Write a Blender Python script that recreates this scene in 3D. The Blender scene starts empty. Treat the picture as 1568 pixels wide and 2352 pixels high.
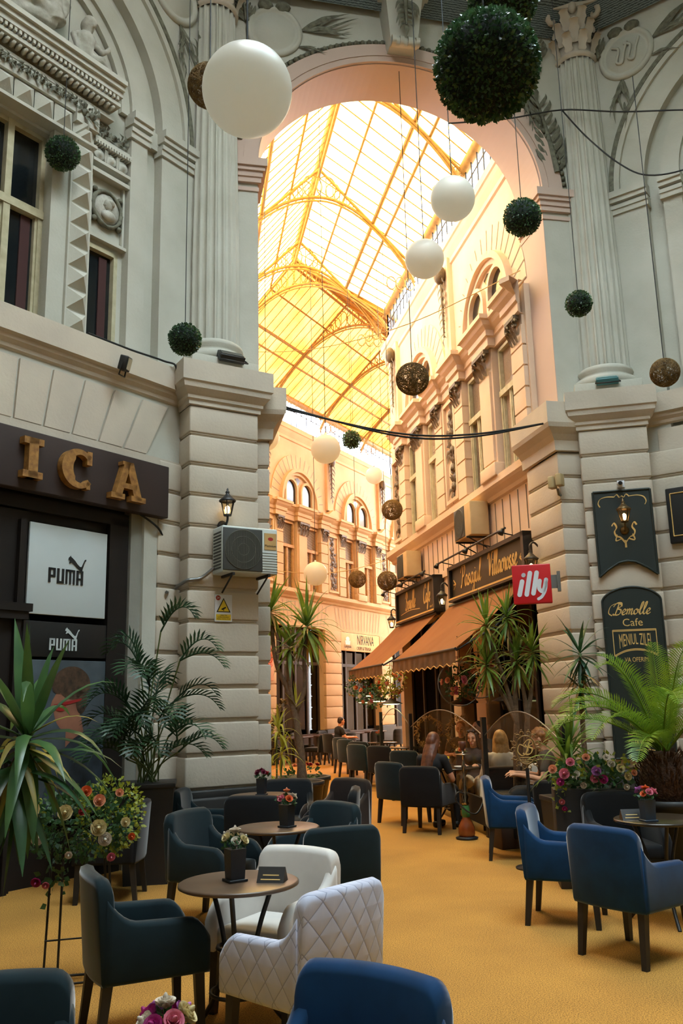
import bpy, bmesh, math, random
from math import sin, cos, pi, radians as rad, sqrt, atan2, hypot
from mathutils import Vector as V, Matrix as M
R = random.Random(11)
SC = bpy.context.scene
COL = SC.collection

# ------------------------------------------------------------------ materials
def lin(c):
    return tuple(((x / 255) / 12.92 if x <= 10.3 else ((x / 255 + .055) / 1.055) ** 2.4) for x in c) + (1.0,)

def mat(name, c, rough=.6, c2=None, scale=6., amt=.5, bump=0., bscale=40., metal=0., sheen=0., spec=.5, detail=4., emit=None, estr=0., coat=0.):
    m = bpy.data.materials.new(name); m.use_nodes = True
    nt = m.node_tree; b = nt.nodes['Principled BSDF']
    b.inputs['Base Color'].default_value = lin(c)
    b.inputs['Roughness'].default_value = rough
    b.inputs['Metallic'].default_value = metal
    b.inputs['Specular IOR Level'].default_value = spec
    b.inputs['Coat Weight'].default_value = coat
    if sheen:
        b.inputs['Sheen Weight'].default_value = sheen
        b.inputs['Sheen Roughness'].default_value = .35
    tc = nt.nodes.new('ShaderNodeTexCoord')
    if c2:
        n = nt.nodes.new('ShaderNodeTexNoise'); n.inputs['Scale'].default_value = scale; n.inputs['Detail'].default_value = detail
        nt.links.new(tc.outputs['Object'], n.inputs['Vector'])
        r = nt.nodes.new('ShaderNodeValToRGB')
        r.color_ramp.elements[0].position = .5 - amt * .5; r.color_ramp.elements[1].position = .5 + amt * .5
        r.color_ramp.elements[0].color = lin(c2); r.color_ramp.elements[1].color = lin(c)
        nt.links.new(n.outputs['Fac'], r.inputs['Fac']); nt.links.new(r.outputs['Color'], b.inputs['Base Color'])
    if bump:
        n2 = nt.nodes.new('ShaderNodeTexNoise'); n2.inputs['Scale'].default_value = bscale; n2.inputs['Detail'].default_value = 3
        nt.links.new(tc.outputs['Object'], n2.inputs['Vector'])
        bp = nt.nodes.new('ShaderNodeBump'); bp.inputs['Strength'].default_value = bump; bp.inputs['Distance'].default_value = .02
        nt.links.new(n2.outputs['Fac'], bp.inputs['Height']); nt.links.new(bp.outputs['Normal'], b.inputs['Normal'])
    if emit:
        b.inputs['Emission Color'].default_value = lin(emit); b.inputs['Emission Strength'].default_value = estr
    return m

def glass(name, tint, gloss=.08, rough=.03, trans=None):
    m = bpy.data.materials.new(name); m.use_nodes = True
    nt = m.node_tree; nt.nodes.clear()
    o = nt.nodes.new('ShaderNodeOutputMaterial'); t = nt.nodes.new('ShaderNodeBsdfTransparent')
    g = nt.nodes.new('ShaderNodeBsdfGlossy'); x = nt.nodes.new('ShaderNodeMixShader')
    t.inputs['Color'].default_value = lin(tint); g.inputs['Roughness'].default_value = rough
    x.inputs['Fac'].default_value = gloss
    if trans:   # dirt on the panes: tint varies in patches
        tc = nt.nodes.new('ShaderNodeTexCoord'); n = nt.nodes.new('ShaderNodeTexNoise'); n.inputs['Scale'].default_value = .9; n.inputs['Detail'].default_value = 6
        r = nt.nodes.new('ShaderNodeValToRGB'); r.color_ramp.elements[0].position = .38; r.color_ramp.elements[1].position = .62
        r.color_ramp.elements[0].color = lin(trans); r.color_ramp.elements[1].color = lin(tint)
        nt.links.new(tc.outputs['Object'], n.inputs['Vector']); nt.links.new(n.outputs['Fac'], r.inputs['Fac']); nt.links.new(r.outputs['Color'], t.inputs['Color'])
    nt.links.new(t.outputs[0], x.inputs[1]); nt.links.new(g.outputs[0], x.inputs[2]); nt.links.new(x.outputs[0], o.inputs[0])
    return m

def leafmat(name, c, c2, rough=.4, scale=8., tr=.35):
    m = mat(name, c, rough, c2, scale, .5)
    nt = m.node_tree; b = nt.nodes['Principled BSDF']
    t = nt.nodes.new('ShaderNodeBsdfTranslucent'); x = nt.nodes.new('ShaderNodeMixShader'); x.inputs['Fac'].default_value = tr
    src = b.inputs['Base Color'].links[0].from_socket
    nt.links.new(src, t.inputs['Color'])
    out = nt.nodes['Material Output']
    nt.links.new(b.outputs[0], x.inputs[1]); nt.links.new(t.outputs[0], x.inputs[2]); nt.links.new(x.outputs[0], out.inputs[0])
    return m

def quilt(name, c, c2, line):
    m = mat(name, c, .75, c2, 5., .6, sheen=.3)
    nt = m.node_tree; b = nt.nodes['Principled BSDF']; L = nt.links
    tc = nt.nodes.new('ShaderNodeTexCoord'); sp = nt.nodes.new('ShaderNodeSeparateXYZ'); L.new(tc.outputs['Object'], sp.inputs[0])
    def mth(op, a, c_):
        n = nt.nodes.new('ShaderNodeMath'); n.operation = op
        for i, q in enumerate((a, c_)):
            if q is None: continue
            if isinstance(q, (int, float)): n.inputs[i].default_value = q
            else: L.new(q, n.inputs[i])
        return n.outputs[0]
    h = mth('ADD', sp.outputs[0], sp.outputs[1]); dxy = mth('SUBTRACT', sp.outputs[0], sp.outputs[1])
    # diamonds of stitching: two families of slanted lines on every upright face
    ax = mth('ABSOLUTE', mth('SINE', mth('MULTIPLY', mth('ADD', h, mth('MULTIPLY', sp.outputs[2], .8)), 27), None), None)
    bx = mth('ABSOLUTE', mth('SINE', mth('MULTIPLY', mth('SUBTRACT', h, mth('MULTIPLY', sp.outputs[2], .8)), 27), None), None)
    mn = mth('MINIMUM', ax, bx)
    sm = mth('POWER', mn, .5)
    bp = nt.nodes.new('ShaderNodeBump'); bp.inputs['Strength'].default_value = .3; bp.inputs['Distance'].default_value = .012
    L.new(sm, bp.inputs['Height']); L.new(bp.outputs[0], b.inputs['Normal'])
    r = nt.nodes.new('ShaderNodeValToRGB'); r.color_ramp.elements[0].position = 0; r.color_ramp.elements[1].position = .11
    r.color_ramp.elements[0].color = lin(line); r.color_ramp.elements[1].color = (1, 1, 1, 1)
    L.new(mn, r.inputs['Fac'])
    mx = nt.nodes.new('ShaderNodeMixRGB'); mx.blend_type = 'MULTIPLY'; mx.inputs['Fac'].default_value = 1
    L.new(b.inputs['Base Color'].links[0].from_socket, mx.inputs[1]); L.new(r.outputs[0], mx.inputs[2]); L.new(mx.outputs[0], b.inputs['Base Color'])
    return m

# ------------------------------------------------------------------ mesh builder
class MB:
    def __init__(s): s.v = []; s.f = []; s.mi = []; s.sm = []; s.k = 0
    def add(s, vs, fs, smooth=False):
        n = len(s.v); s.v += [tuple(p) for p in vs]
        for f in fs: s.f.append([i + n for i in f]); s.mi.append(s.k); s.sm.append(smooth)
        return s
    def box(s, x0, x1, y0, y1, z0, z1, m=None):
        vs = [V((x, y, z)) for x in (x0, x1) for y in (y0, y1) for z in (z0, z1)]
        if m: vs = [m @ p for p in vs]
        return s.add(vs, [(0, 1, 3, 2), (4, 6, 7, 5), (0, 4, 5, 1), (2, 3, 7, 6), (0, 2, 6, 4), (1, 5, 7, 3)])
    def bbox(s, x0, x1, y0, y1, z0, z1, r=.01, m=None):   # box with chamfered edges
        c = V(((x0 + x1) / 2, (y0 + y1) / 2, (z0 + z1) / 2)); h = V((abs(x1 - x0) / 2, abs(y1 - y0) / 2, abs(z1 - z0) / 2)); r = min(r, min(h) * .9)
        bm = bmesh.new(); bmesh.ops.create_cube(bm, size=2)
        for v in bm.verts: v.co = V((v.co.x * h.x, v.co.y * h.y, v.co.z * h.z)) + c
        bmesh.ops.bevel(bm, geom=bm.edges[:], offset=r, segments=2, profile=.6, affect='EDGES')
        return s.bm(bm, m, True)
    def bm(s, bm, m=None, smooth=False):
        bm.verts.ensure_lookup_table()
        s.add([(m @ v.co if m else v.co) for v in bm.verts], [[v.index for v in f.verts] for f in bm.faces], smooth); bm.free(); return s
    def tube(s, pts, r, n=8, cap=True, smooth=True):
        pts = [V(p) for p in pts]; k = len(pts); rs = r if isinstance(r, (list, tuple)) else [r] * k
        vs = []; up = None
        for i, p in enumerate(pts):
            t = (pts[min(i + 1, k - 1)] - pts[max(i - 1, 0)])
            t = t.normalized() if t.length > 1e-9 else V((0, 0, 1))
            if up is None: up = t.orthogonal().normalized()
            else:
                up = up - t * up.dot(t)
                up = up.normalized() if up.length > 1e-6 else t.orthogonal().normalized()
            w = t.cross(up)
            for j in range(n):
                a = 2 * pi * j / n; vs.append(p + (up * cos(a) + w * sin(a)) * rs[i])
        fs = [(i * n + j, i * n + (j + 1) % n, (i + 1) * n + (j + 1) % n, (i + 1) * n + j) for i in range(k - 1) for j in range(n)]
        s.add(vs, fs, smooth)
        if cap: s.add(vs[:n], [list(range(n - 1, -1, -1))]); s.add(vs[-n:], [list(range(n))])
        return s
    def lathe(s, prof, n=24, m=None, smooth=True, a0=0., a1=2 * pi):
        full = abs(a1 - a0 - 2 * pi) < 1e-6; c = n if full else n + 1
        vs = []
        for (r, z) in prof:
            for j in range(c):
                a = a0 + (a1 - a0) * j / n; p = V((r * cos(a), r * sin(a), z)); vs.append(m @ p if m else p)
        fs = []
        for i in range(len(prof) - 1):
            for j in range(n):
                fs.append((i * c + j, i * c + (j + 1) % c, (i + 1) * c + (j + 1) % c, (i + 1) * c + j))
        return s.add(vs, fs, smooth)
    def ball(s, c, r, nu=16, nv=10, m=None):
        r = V(r) if hasattr(r, '__len__') else V((r, r, r)); c = V(c); vs = []; fs = []
        for i in range(nv + 1):
            t = pi * i / nv
            for j in range(nu):
                a = 2 * pi * j / nu; p = V((r.x * sin(t) * cos(a), r.y * sin(t) * sin(a), r.z * cos(t)))
                vs.append(c + (m.to_3x3() @ p if m else p))
        for i in range(nv):
            for j in range(nu): fs.append((i * nu + j, (i + 1) * nu + j, (i + 1) * nu + (j + 1) % nu, i * nu + (j + 1) % nu))
        return s.add(vs, fs, True)
    def prism(s, poly, y0, y1, m=None, smooth=False):   # polygon in x,z extruded along y; front face at y0
        n = len(poly); vs = [V((x, y0, z)) for x, z in poly] + [V((x, y1, z)) for x, z in poly]
        if m: vs = [m @ p for p in vs]
        fs = [list(range(n)), list(range(2 * n - 1, n - 1, -1))] + [(i, i + n, (i + 1) % n + n, (i + 1) % n) for i in range(n)]
        return s.add(vs, fs, smooth)
    def ring(s, cx, cz, r0, r1, y0, y1, a0=0., a1=pi, n=32, ez=1.):   # arch band: radius r0..r1, in x,z, depth y0 (front)..y1
        vs = []
        for i in range(n + 1):
            a = a0 + (a1 - a0) * i / n
            for r, y in ((r0, y0), (r1, y0), (r1, y1), (r0, y1)): vs.append((cx + r * cos(a), y, cz + r * ez * sin(a)))
        fs = [(4 * i + j, 4 * i + (j + 1) % 4, 4 * i + 4 + (j + 1) % 4, 4 * i + 4 + j) for i in range(n) for j in range(4)]
        fs += [(0, 3, 2, 1), (4 * n, 4 * n + 1, 4 * n + 2, 4 * n + 3)]
        return s.add(vs, fs)
    def sweep(s, path, prof, closed=False):   # prof: (out, z) pairs; path: x,y points; out is to the right of the way walked
        k = len(path); P = [V((p[0], p[1])) for p in path]; vs = []
        for i in range(k):
            d0 = (P[i] - P[i - 1]).normalized() if (i > 0 or closed) else (P[1] - P[0]).normalized()
            d1 = (P[(i + 1) % k] - P[i]).normalized() if (i < k - 1 or closed) else d0
            n0 = V((d0.y, -d0.x)); n1 = V((d1.y, -d1.x)); mm = n0 + n1
            mm = mm / max(.2, mm.dot(n0)) if mm.length > 1e-6 else n0
            for (o, z) in prof: vs.append((P[i].x + mm.x * o, P[i].y + mm.y * o, z))
        q = len(prof)
        fs = [(i % k * q + j, i % k * q + j + 1, (i + 1) % k * q + j + 1, (i + 1) % k * q + j) for i in range(k if closed else k - 1) for j in range(q - 1)]
        if not closed: fs += [list(range(q)), list(range((k - 1) * q + q - 1, (k - 1) * q - 1, -1))]
        return s.add(vs, fs)
    def leaf(s, pts, w, fold=.25, side=None, prof=None):   # a blade along pts, folded on its midrib
        pts = [V(p) for p in pts]; k = len(pts); vs = []
        for i, p in enumerate(pts):
            t = (pts[min(i + 1, k - 1)] - pts[max(i - 1, 0)]).normalized()
            sd = side if side else t.cross(V((0, 0, 1)))
            sd = sd - t * sd.dot(t)
            sd = sd.normalized() if sd.length > 1e-4 else t.orthogonal().normalized()
            nn = sd.cross(t); u = i / (k - 1)
            ww = w * (prof(u) if prof else (min(1, .35 + 2.2 * u) * (1 - u ** 2.2) + .02))
            vs += [p + sd * ww + nn * ww * fold, p, p - sd * ww + nn * ww * fold]
        fs = []
        for i in range(k - 1):
            a = 3 * i; fs += [(a, a + 1, a + 4, a + 3), (a + 1, a + 2, a + 5, a + 4)]
        return s.add(vs, fs, True)
    def quad(s, a, b, c, d): return s.add([a, b, c, d], [(0, 1, 2, 3)])
    def text(s, body, size, m, ext=.004, sx=1., shear=0., warp=None, align='CENTER', space=1.):
        cu = bpy.data.curves.new('t', 'FONT'); cu.body = body; cu.size = size; cu.align_x = align; cu.align_y = 'CENTER'; cu.extrude = ext; cu.shear = shear; cu.space_character = space; cu.resolution_u = 3
        o = bpy.data.objects.new('t', cu); me = bpy.data.meshes.new_from_object(o)
        vs = []
        for v in me.vertices:
            p = V((v.co.x * sx, -v.co.z, v.co.y))
            if warp: p = V(warp(p))
            vs.append(m @ p)
        s.add(vs, [list(f.vertices) for f in me.polygons])
        bpy.data.objects.remove(o); bpy.data.curves.remove(cu); bpy.data.meshes.remove(me); return s
    def xf(s, m): s.v = [tuple(m @ V(p)) for p in s.v]; return s
    def build(s, name, mats, parent=None, m=None, smooth=None):
        me = bpy.data.meshes.new(name); me.from_pydata(s.v, [], s.f)
        for mm in (mats if isinstance(mats, (list, tuple)) else [mats]): me.materials.append(mm)
        me.polygons.foreach_set('material_index', s.mi)
        me.polygons.foreach_set('use_smooth', s.sm if smooth is None else [smooth] * len(s.f))
        me.update()
        o = bpy.data.objects.new(name, me); COL.objects.link(o)
        if parent: o.parent = parent
        if m: o.matrix_local = m
        return o

def tag(o, label=None, cat=None, group=None, kind=None):
    if label: o['label'] = label
    if cat: o['category'] = cat
    if group: o['group'] = group
    if kind: o['kind'] = kind
    return o
def thing(name, label, cat, loc=(0, 0, 0), rz=0., group=None, m=None):
    o = bpy.data.objects.new(name, None); COL.objects.link(o); o.empty_display_size = .1
    o.location = loc; o.rotation_euler = (0, 0, rz)
    if m: o.matrix_world = m
    return tag(o, label, cat, group)
def struct(o): o['kind'] = 'structure'; return o
def kids(o): return [c for c in o.children]
def dup(o, parent=None):
    c = o.copy(); COL.objects.link(c)
    if parent: c.parent = parent; c.matrix_parent_inverse = o.matrix_parent_inverse
    for ch in kids(o): dup(ch, c)
    return c
def FR(ox, oy, deg, oz=0.): return M.Translation((ox, oy, oz)) @ M.Rotation(rad(deg), 4, 'Z')
def T(x, y, z): return M.Translation((x, y, z))
def RX(d): return M.Rotation(rad(d), 4, 'X')
def RY(d): return M.Rotation(rad(d), 4, 'Y')
def RZ(d): return M.Rotation(rad(d), 4, 'Z')
def cat_rom(pts, n=6):
    P = [V(p) for p in pts]; out = []
    for i in range(len(P) - 1):
        p0 = P[max(i - 1, 0)]; p1 = P[i]; p2 = P[i + 1]; p3 = P[min(i + 2, len(P) - 1)]
        for k in range(n):
            t = k / n
            out.append(.5 * ((2 * p1) + (p2 - p0) * t + (2 * p0 - 5 * p1 + 4 * p2 - p3) * t * t + (3 * p1 - p0 - 3 * p2 + p3) * t ** 3))
    return out + [P[-1]]
def arc(cx, cz, r, a0, a1, n): return [(cx + r * cos(rad(a0 + (a1 - a0) * i / n)), cz + r * sin(rad(a0 + (a1 - a0) * i / n))) for i in range(n + 1)]

# ------------------------------------------------------------------ palette
PL = mat('plaster', (194, 193, 182), .85, (168, 166, 152), 1.6, .7, .15, 30)
PLD = mat('plaster_ground_floor', (210, 198, 178), .85, (170, 160, 147), 1.2, .8, .15, 30)
SOF = mat('plaster_soffit_warm_light', (196, 174, 160), .85, (186, 162, 148), 1.0, .8)  # peach cast of the warm passage light put into the plaster colour
PLY = mat('plaster_passage', (224, 200, 176), .85, (196, 168, 142), 1.2, .8, .15, 30)
ORN = mat('gilt_grey_ornament', (122, 122, 104), .7, (70, 68, 54), 14., .5, .3, 60)
ORNB = mat('bronze_ornament', (104, 86, 58), .6, (58, 46, 30), 14., .5, .3, 60)
REL = mat('relief_plaster', (196, 194, 184), .85, (132, 128, 112), 7., .5, .2, 50)
GROOVE = mat('joint_line', (128, 118, 104), .9)
DARK = mat('dark_interior', (26, 25, 25), .9)
SOCLE = mat('dark_stone', (44, 42, 40), .6, (34, 33, 32), 6, .6)
BROWN = mat('brown_board', (52, 38, 34), .7, (44, 31, 28), 3., .8)
GOLDW = mat('gilded_wood', (176, 128, 62), .6, (108, 70, 34), 16., .5, .2, 50)
WOODD = mat('dark_wood', (34, 27, 23), .6, (24, 20, 18), 5, .7, spec=.3)
PLYB = mat('plaster_passage_ochre', (206, 176, 132), .85, (178, 146, 102), 1.2, .8, .15, 30)
GLZ = mat('dark_window_glass', (22, 27, 30), .12, spec=.6)
GLZW = mat('warm_window_glass', (92, 84, 66), .15, (70, 64, 52), 2, .7)
FRW = mat('cream_window_frame', (196, 190, 160), .7, (160, 150, 118), 9, .6)
FRY = mat('ochre_window_frame', (190, 150, 92), .7, (150, 112, 62), 9, .6)
IRON = mat('black_iron', (28, 27, 27), .5)
IRONY = mat('roof_iron_light_bleed', (158, 118, 46), .7, (118, 84, 30), 9, .6)  # yellow of light bleeding round the bars put into the iron colour
CABLE = mat('black_cable', (26, 27, 27), .7)
GOLD = mat('gold_paint', (214, 176, 104), .5)
GREEN = mat('dark_green_board', (24, 36, 33), .5, (20, 30, 28), 3, .8)
WHITE = mat('white_paint', (226, 226, 222), .6)
STEEL = mat('grey_metal', (130, 130, 128), .4, metal=.8)
# ================================================================== THE SETTING
LW = FR(0, 10.95, 45); LP = FR(.2, 10.45, 22.5); AW = FR(2.81, 11.11, 2.9); RP = FR(5.5, 10.8, -22.5); RW = FR(5.72, 11.3, -45)
CR = FR(4.95, 11.85, -88); BW = FR(3.1, 28.3, 53)
TN = [0]
def trim(mb, mats, m, name=None, parent=None):
    if parent: return mb.build(name or 'moulding', mats, parent)
    TN[0] += 1; return struct(mb.build(name or 'trim_%d' % TN[0], mats, None, m))

def wallgrid(x0, x1, z0, z1, y0, y1, holes):
    xs = sorted({x0, x1} | {h[0] for h in holes} | {h[1] for h in holes}); zs = sorted({z0, z1} | {h[2] for h in holes} | {h[3] for h in holes})
    b = MB()
    for i in range(len(xs) - 1):
        for j in range(len(zs) - 1):
            cx = (xs[i] + xs[i + 1]) / 2; cz = (zs[j] + zs[j + 1]) / 2
            if not any(h[0] < cx < h[1] and h[2] < cz < h[3] for h in holes): b.box(xs[i], xs[i + 1], y0, y1, zs[j], zs[j + 1])
    return b

# floor ------------------------------------------------------------
FLO = mat('floor_carpet', (212, 156, 66), .95, (168, 118, 46), 1.3, .9, .08, 320)
_nt = FLO.node_tree; _b = _nt.nodes['Principled BSDF']
_n = _nt.nodes.new('ShaderNodeTexNoise'); _n.inputs['Scale'].default_value = 130; _n.inputs['Detail'].default_value = 2
_r = _nt.nodes.new('ShaderNodeValToRGB'); _r.color_ramp.elements[0].position = .32; _r.color_ramp.elements[1].position = .62
_r.color_ramp.elements[0].color = lin((150, 142, 128)); _r.color_ramp.elements[1].color = (1, 1, 1, 1)
_x = _nt.nodes.new('ShaderNodeMixRGB'); _x.blend_type = 'MULTIPLY'; _x.inputs['Fac'].default_value = 1
_tc = [q for q in _nt.nodes if q.type == 'TEX_COORD'][0]
_nt.links.new(_tc.outputs['Object'], _n.inputs['Vector']); _nt.links.new(_n.outputs['Fac'], _r.inputs['Fac'])
_nt.links.new(_b.inputs['Base Color'].links[0].from_socket, _x.inputs[1]); _nt.links.new(_r.outputs[0], _x.inputs[2]); _nt.links.new(_x.outputs[0], _b.inputs['Base Color'])
struct(MB().box(-9, 24, -9, 46, -.15, 0).build('floor', FLO))

# left wall --------------------------------------------------------
AC = -2.9
def arch_poly(xa, xb, z0, z1, cx, r, zs, ez=1., n=40, zbot=None):   # a slab with an arched hole open at the bottom edge zbot
    zb = z0 if zbot is None else zbot
    pts = [(xa, z0)] + ([(cx - r, z0)] if zb == z0 else [])
    if zb != z0: pts = [(xa, zb)]
    pts += [(cx - r, zb), (cx - r, zs)] if zb != z0 else [(cx - r, zs)]
    pts += [(cx - r * cos(pi * i / n), zs + r * ez * sin(pi * i / n)) for i in range(1, n)]
    pts += [(cx + r, zs), (cx + r, zb), (xb, zb), (xb, z1), (xa, z1)]
    return pts
b = MB(); b.prism(arch_poly(-5.9, .15, 5.8, 12.9, AC, 2.02, 9.05, zbot=5.8), 0, .14)
b2 = wallgrid(-5.9, .15, 5.8, 12.9, .14, .6, [(-3.36, -2.44, 5.82, 8.2), (-2.0, -1.45, 5.8, 7.1), (-4.35, -3.8, 5.8, 7.1)])
b3 = wallgrid(-5.9, .15, 0, 5.8, 0, .6, [(-4.9, -1.22, 0, 4.5)])
for q in (b2, b3): b.add(q.v, q.f)
struct(b.build('wall_left', PL, None, LW))
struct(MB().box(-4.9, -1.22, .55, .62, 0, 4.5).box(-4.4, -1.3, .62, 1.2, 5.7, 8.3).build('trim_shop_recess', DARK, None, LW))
# arch mouldings on the left wall
b = MB(); b.ring(AC, 9.05, 2.38, 2.47, -.05, .03)
for r0, r1, y0 in ((1.53, 1.79, .02), (1.40, 1.53, .07)): b.ring(AC, 9.05, r0, r1, y0, .15)
for sg in (-1, 1):
    for r0, r1, y0 in ((1.53, 1.79, .02),):
        b.box(AC + sg * r0, AC + sg * r1, y0, .15, 5.8, 9.05)
b.ring(AC, 9.05, 1.40, 2.0, .13, .16)
trim(b, PL, LW)
b = MB(); b.ring(AC, 9.05, 2.46, 2.53, -.06, .03, n=90)
trim(b, ORN, LW)
# impost of the jambs
b = MB()
for x0, x1 in ((AC + 1.5, AC + 1.82), (AC + 1.99, AC + 2.62)):
    yb = .02 if x0 < AC + 1.9 else 0
    for z0, z1, o in ((8.72, 8.8, .03), (8.8, 8.86, .05), (8.9, 8.97, .07), (8.97, 9.07, .1)): b.box(x0, x1, yb - o, .12, z0, z1)
b.box(AC + 1.78, AC + 2.02, .06, .14, 8.8, 9.05)
trim(b, PL, LW)
# window portal: entablature, diamond bands
b = MB()
for z0, z1, o in ((8.74, 8.79, .04), (8.88, 8.93, .16), (8.99, 9.06, .2), (9.06, 9.12, .24), (9.12, 9.18, .28)): b.box(AC - 1.42, AC + 1.2, -o, .14, z0, z1)
for i in range(44): b.box(AC - 1.4 + i * .0585, AC - 1.4 + i * .0585 + .032, -.19, 0, 8.94, 8.99)
for i in range(34): b.ball((AC - 1.38 + i * .0755, -.09, 8.85), (.03, .07, .035), 6, 4)
b.box(AC - .98, AC + .98, -.03, .15, 8.6, 8.74); b.box(AC - .98, AC + .98, -.03, .15, 8.24, 8.28); b.box(AC - .98, AC + .98, -.03, .15, 8.56, 8.6)
for sg in (-1, 1):
    xa, xb = sorted((AC + sg * .66, AC + sg * .96)); b.box(xa, xb, .02, .15, 5.8, 8.74)
    b.box(xa - .01, xb + .01, -.06, .1, 8.44, 8.74)
    b.box(min(AC + sg * .44, AC + sg * .66), max(AC + sg * .44, AC + sg * .66), .06, .16, 5.8, 8.3)
def pyr(b, cx, cz, hw, hz, y, h):
    b.add([(cx - hw, y, cz - hz), (cx + hw, y, cz - hz), (cx + hw, y, cz + hz), (cx - hw, y, cz + hz), (cx, y - h, cz)], [(0, 1, 4), (1, 2, 4), (2, 3, 4), (3, 0, 4)])
for i in range(10):
    for sg in (-1, 1): pyr(b, AC + sg * .81, 5.96 + i * .265, .13, .125, .02, .12)
for i in range(7): pyr(b, AC - .78 + i * .26, 8.42, .125, .135, .02, .12)
trim(b, PL, LW)
# small square panels right of the portal
b = MB()
for sg in (1, -1):
    x0, x1 = sorted((AC + sg * .97, AC + sg * 1.53))
    b.box(x0, x1, .05, .15, 8.46, 8.50); b.box(x0, x1, .02, .15, 8.13, 8.17); b.box(x0, x1, 0, .15, 8.4, 8.44)
    for i in range(14): b.box(x0 + i * .04, x0 + i * .04 + .02, -.01, .1, 8.36, 8.4)
    for i in range(3):
        cx = x0 + .1 + i * .18
        b.lathe([(.075, 0), (.075, .03), (.05, .02), (.035, .05), (0, .06)], 14, T(cx, .08, 8.26) @ RX(90))
        if i < 2:
            for k in range(3): b.box(cx + .07 + k * .017, cx + .08 + k * .017, .03, .1, 8.18, 8.35)
    b.box(x0, x1, .06, .15, 7.16, 7.2); b.box(x0, x1, .03, .15, 8.0, 8.05)
    for a, c in ((x0 + .02, x0 + .05), (x1 - .05, x1 - .02)): b.box(a, c, .09, .15, 7.2, 8.0)
trim(b, PL, LW)

def sprig(b, x, z, y, ang, L, w, seed=0, curl=.3, n=7):   # acanthus / palm spray lying on a wall, local x-z plane
    rr = random.Random(seed); a = rad(ang); d = V((cos(a), 0, sin(a))); nrm = V((-sin(a), 0, cos(a)))
    o = V((x, y, z)); stem = [o + d * (L * t) + nrm * (curl * L * t * t * .5) + V((0, -.03, 0)) for t in [i / 6 for i in range(7)]]
    b.tube(stem, [w * .16 * (1 - .7 * i / 6) + .004 for i in range(7)], 6)
    for i in range(n):
        t = (i + .3) / n; p = o + d * (L * t) + nrm * (curl * L * t * t * .5)
        for sg in (-1, 1):
            l = w * (1.15 - .55 * t) * rr.uniform(.8, 1.15); dd = (d * .75 + nrm * sg * .8).normalized()
            q = [p, p + dd * l * .5 + V((0, -.05, 0)), p + dd * l * .85 + d * l * .1 + V((0, -.07, 0)), p + dd * l + d * l * .35 + V((0, -.03, 0))]
            b.leaf(cat_rom(q, 3), l * .15, .35, side=(nrm * .7 - d * sg * .7))
    e = stem[-1]; b.leaf([e, e + d * w * .4 + V((0, -.04, 0)), e + d * w * .9], w * .2, .3, side=nrm)
def palm(b, x, z, y, ang, L, spread, seed, n=9):
    rr = random.Random(seed); o = V((x, y, z))
    for i in range(n):
        q = (i + .5) / n * 2 - 1; l = L * (1 - .5 * abs(q)) * rr.uniform(.85, 1.1); P = [o]; p = o
        for j in range(9):
            a = rad(ang + q * spread * (.35 + .65 * j / 8) + 14 * sin(j * .5 + i)); p = p + V((cos(a), 0, sin(a))) * l / 9 + V((0, -.012 if j < 5 else .006, 0)); P.append(p)
        a = rad(ang + q * spread); b.leaf(P, L * .032, .5, side=V((-sin(a), 0, cos(a))))
def scrollwork(b, x0, x1, z0, z1, y, seed, horiz=True):   # a panel filled with relief foliage
    rr = random.Random(seed); W = x1 - x0; H = z1 - z0
    n = max(2, int((W if horiz else H) / ((H if horiz else W) * .62)))
    for i in range(n):
        t = (i + .5) / n; cx = x0 + W * (t if horiz else .5); cz = z0 + H * (.5 if horiz else t); s = (H if horiz else W)
        b.lathe([(s * .22, 0), (s * .2, .03), (s * .1, .02), (s * .08, .05), (0, .06)], 9, T(cx, y, cz) @ RX(90))
        for k in range(7):
            a = rr.uniform(0, 2 * pi); r = s * rr.uniform(.38, .52); d = V((cos(a), 0, sin(a))); p = V((cx, y, cz)) + d * s * .14
            b.leaf([p, p + d * r * .5 + V((0, -.05, 0)), p + d * r + V((-d.z * r * .5, -.03, d.x * r * .5))], s * .12, .4, side=V((-d.z, 0, d.x)))
b = MB(); scrollwork(b, AC - .95, AC + .95, 8.6, 8.74, -.03, 3); scrollwork(b, AC + 1.0, AC + 1.5, 8.52, 8.72, .1, 4)
scrollwork(b, AC - 1.5, AC - 1.0, 8.52, 8.72, .1, 5)
for sg in (1, -1): scrollwork(b, AC + sg * .81 - .1, AC + sg * .81 + .1, 8.48, 8.7, -.06, 6)
trim(b, ORN, LW)
def medallion(b1, b2, cx, cz, r, y, seed):   # oval relief: a bust inside a wreath
    b1.lathe([(r * .8, 0), (r * .78, .03), (r * .1, .05), (0, .05)], 24, T(cx, y, cz) @ RX(90))
    b1.ball((cx, y - .05, cz + r * .18), (r * .26, .05, r * .32), 10, 8); b1.ball((cx - r * .2, y - .05, cz + r * .12), (r * .1, .03, r * .07), 8, 6)
    b1.ball((cx + r * .12, y - .06, cz + r * .3), (r * .26, .05, r * .22), 8, 6); b1.ball((cx + r * .04, y - .05, cz - r * .4), (r * .45, .05, r * .28), 10, 8)
    b1.tube([(cx + r * .03, y - .04, cz - r * .3), (cx + r * .03, y - .05, cz + r * .05)], r * .13, 8)
    rr = random.Random(seed)
    b2.tube([(cx + r * .88 * cos(a), y - .03, cz + r * .95 * sin(a)) for a in [2 * pi * i / 28 for i in range(29)]], [r * rr.uniform(.09, .15) for _ in range(29)], 6)
    for k in range(4):
        a = pi / 4 + k * pi / 2; b2.ball((cx + r * 1.1 * cos(a), y - .03, cz + r * 1.15 * sin(a)), r * .16, 7, 5)
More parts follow.
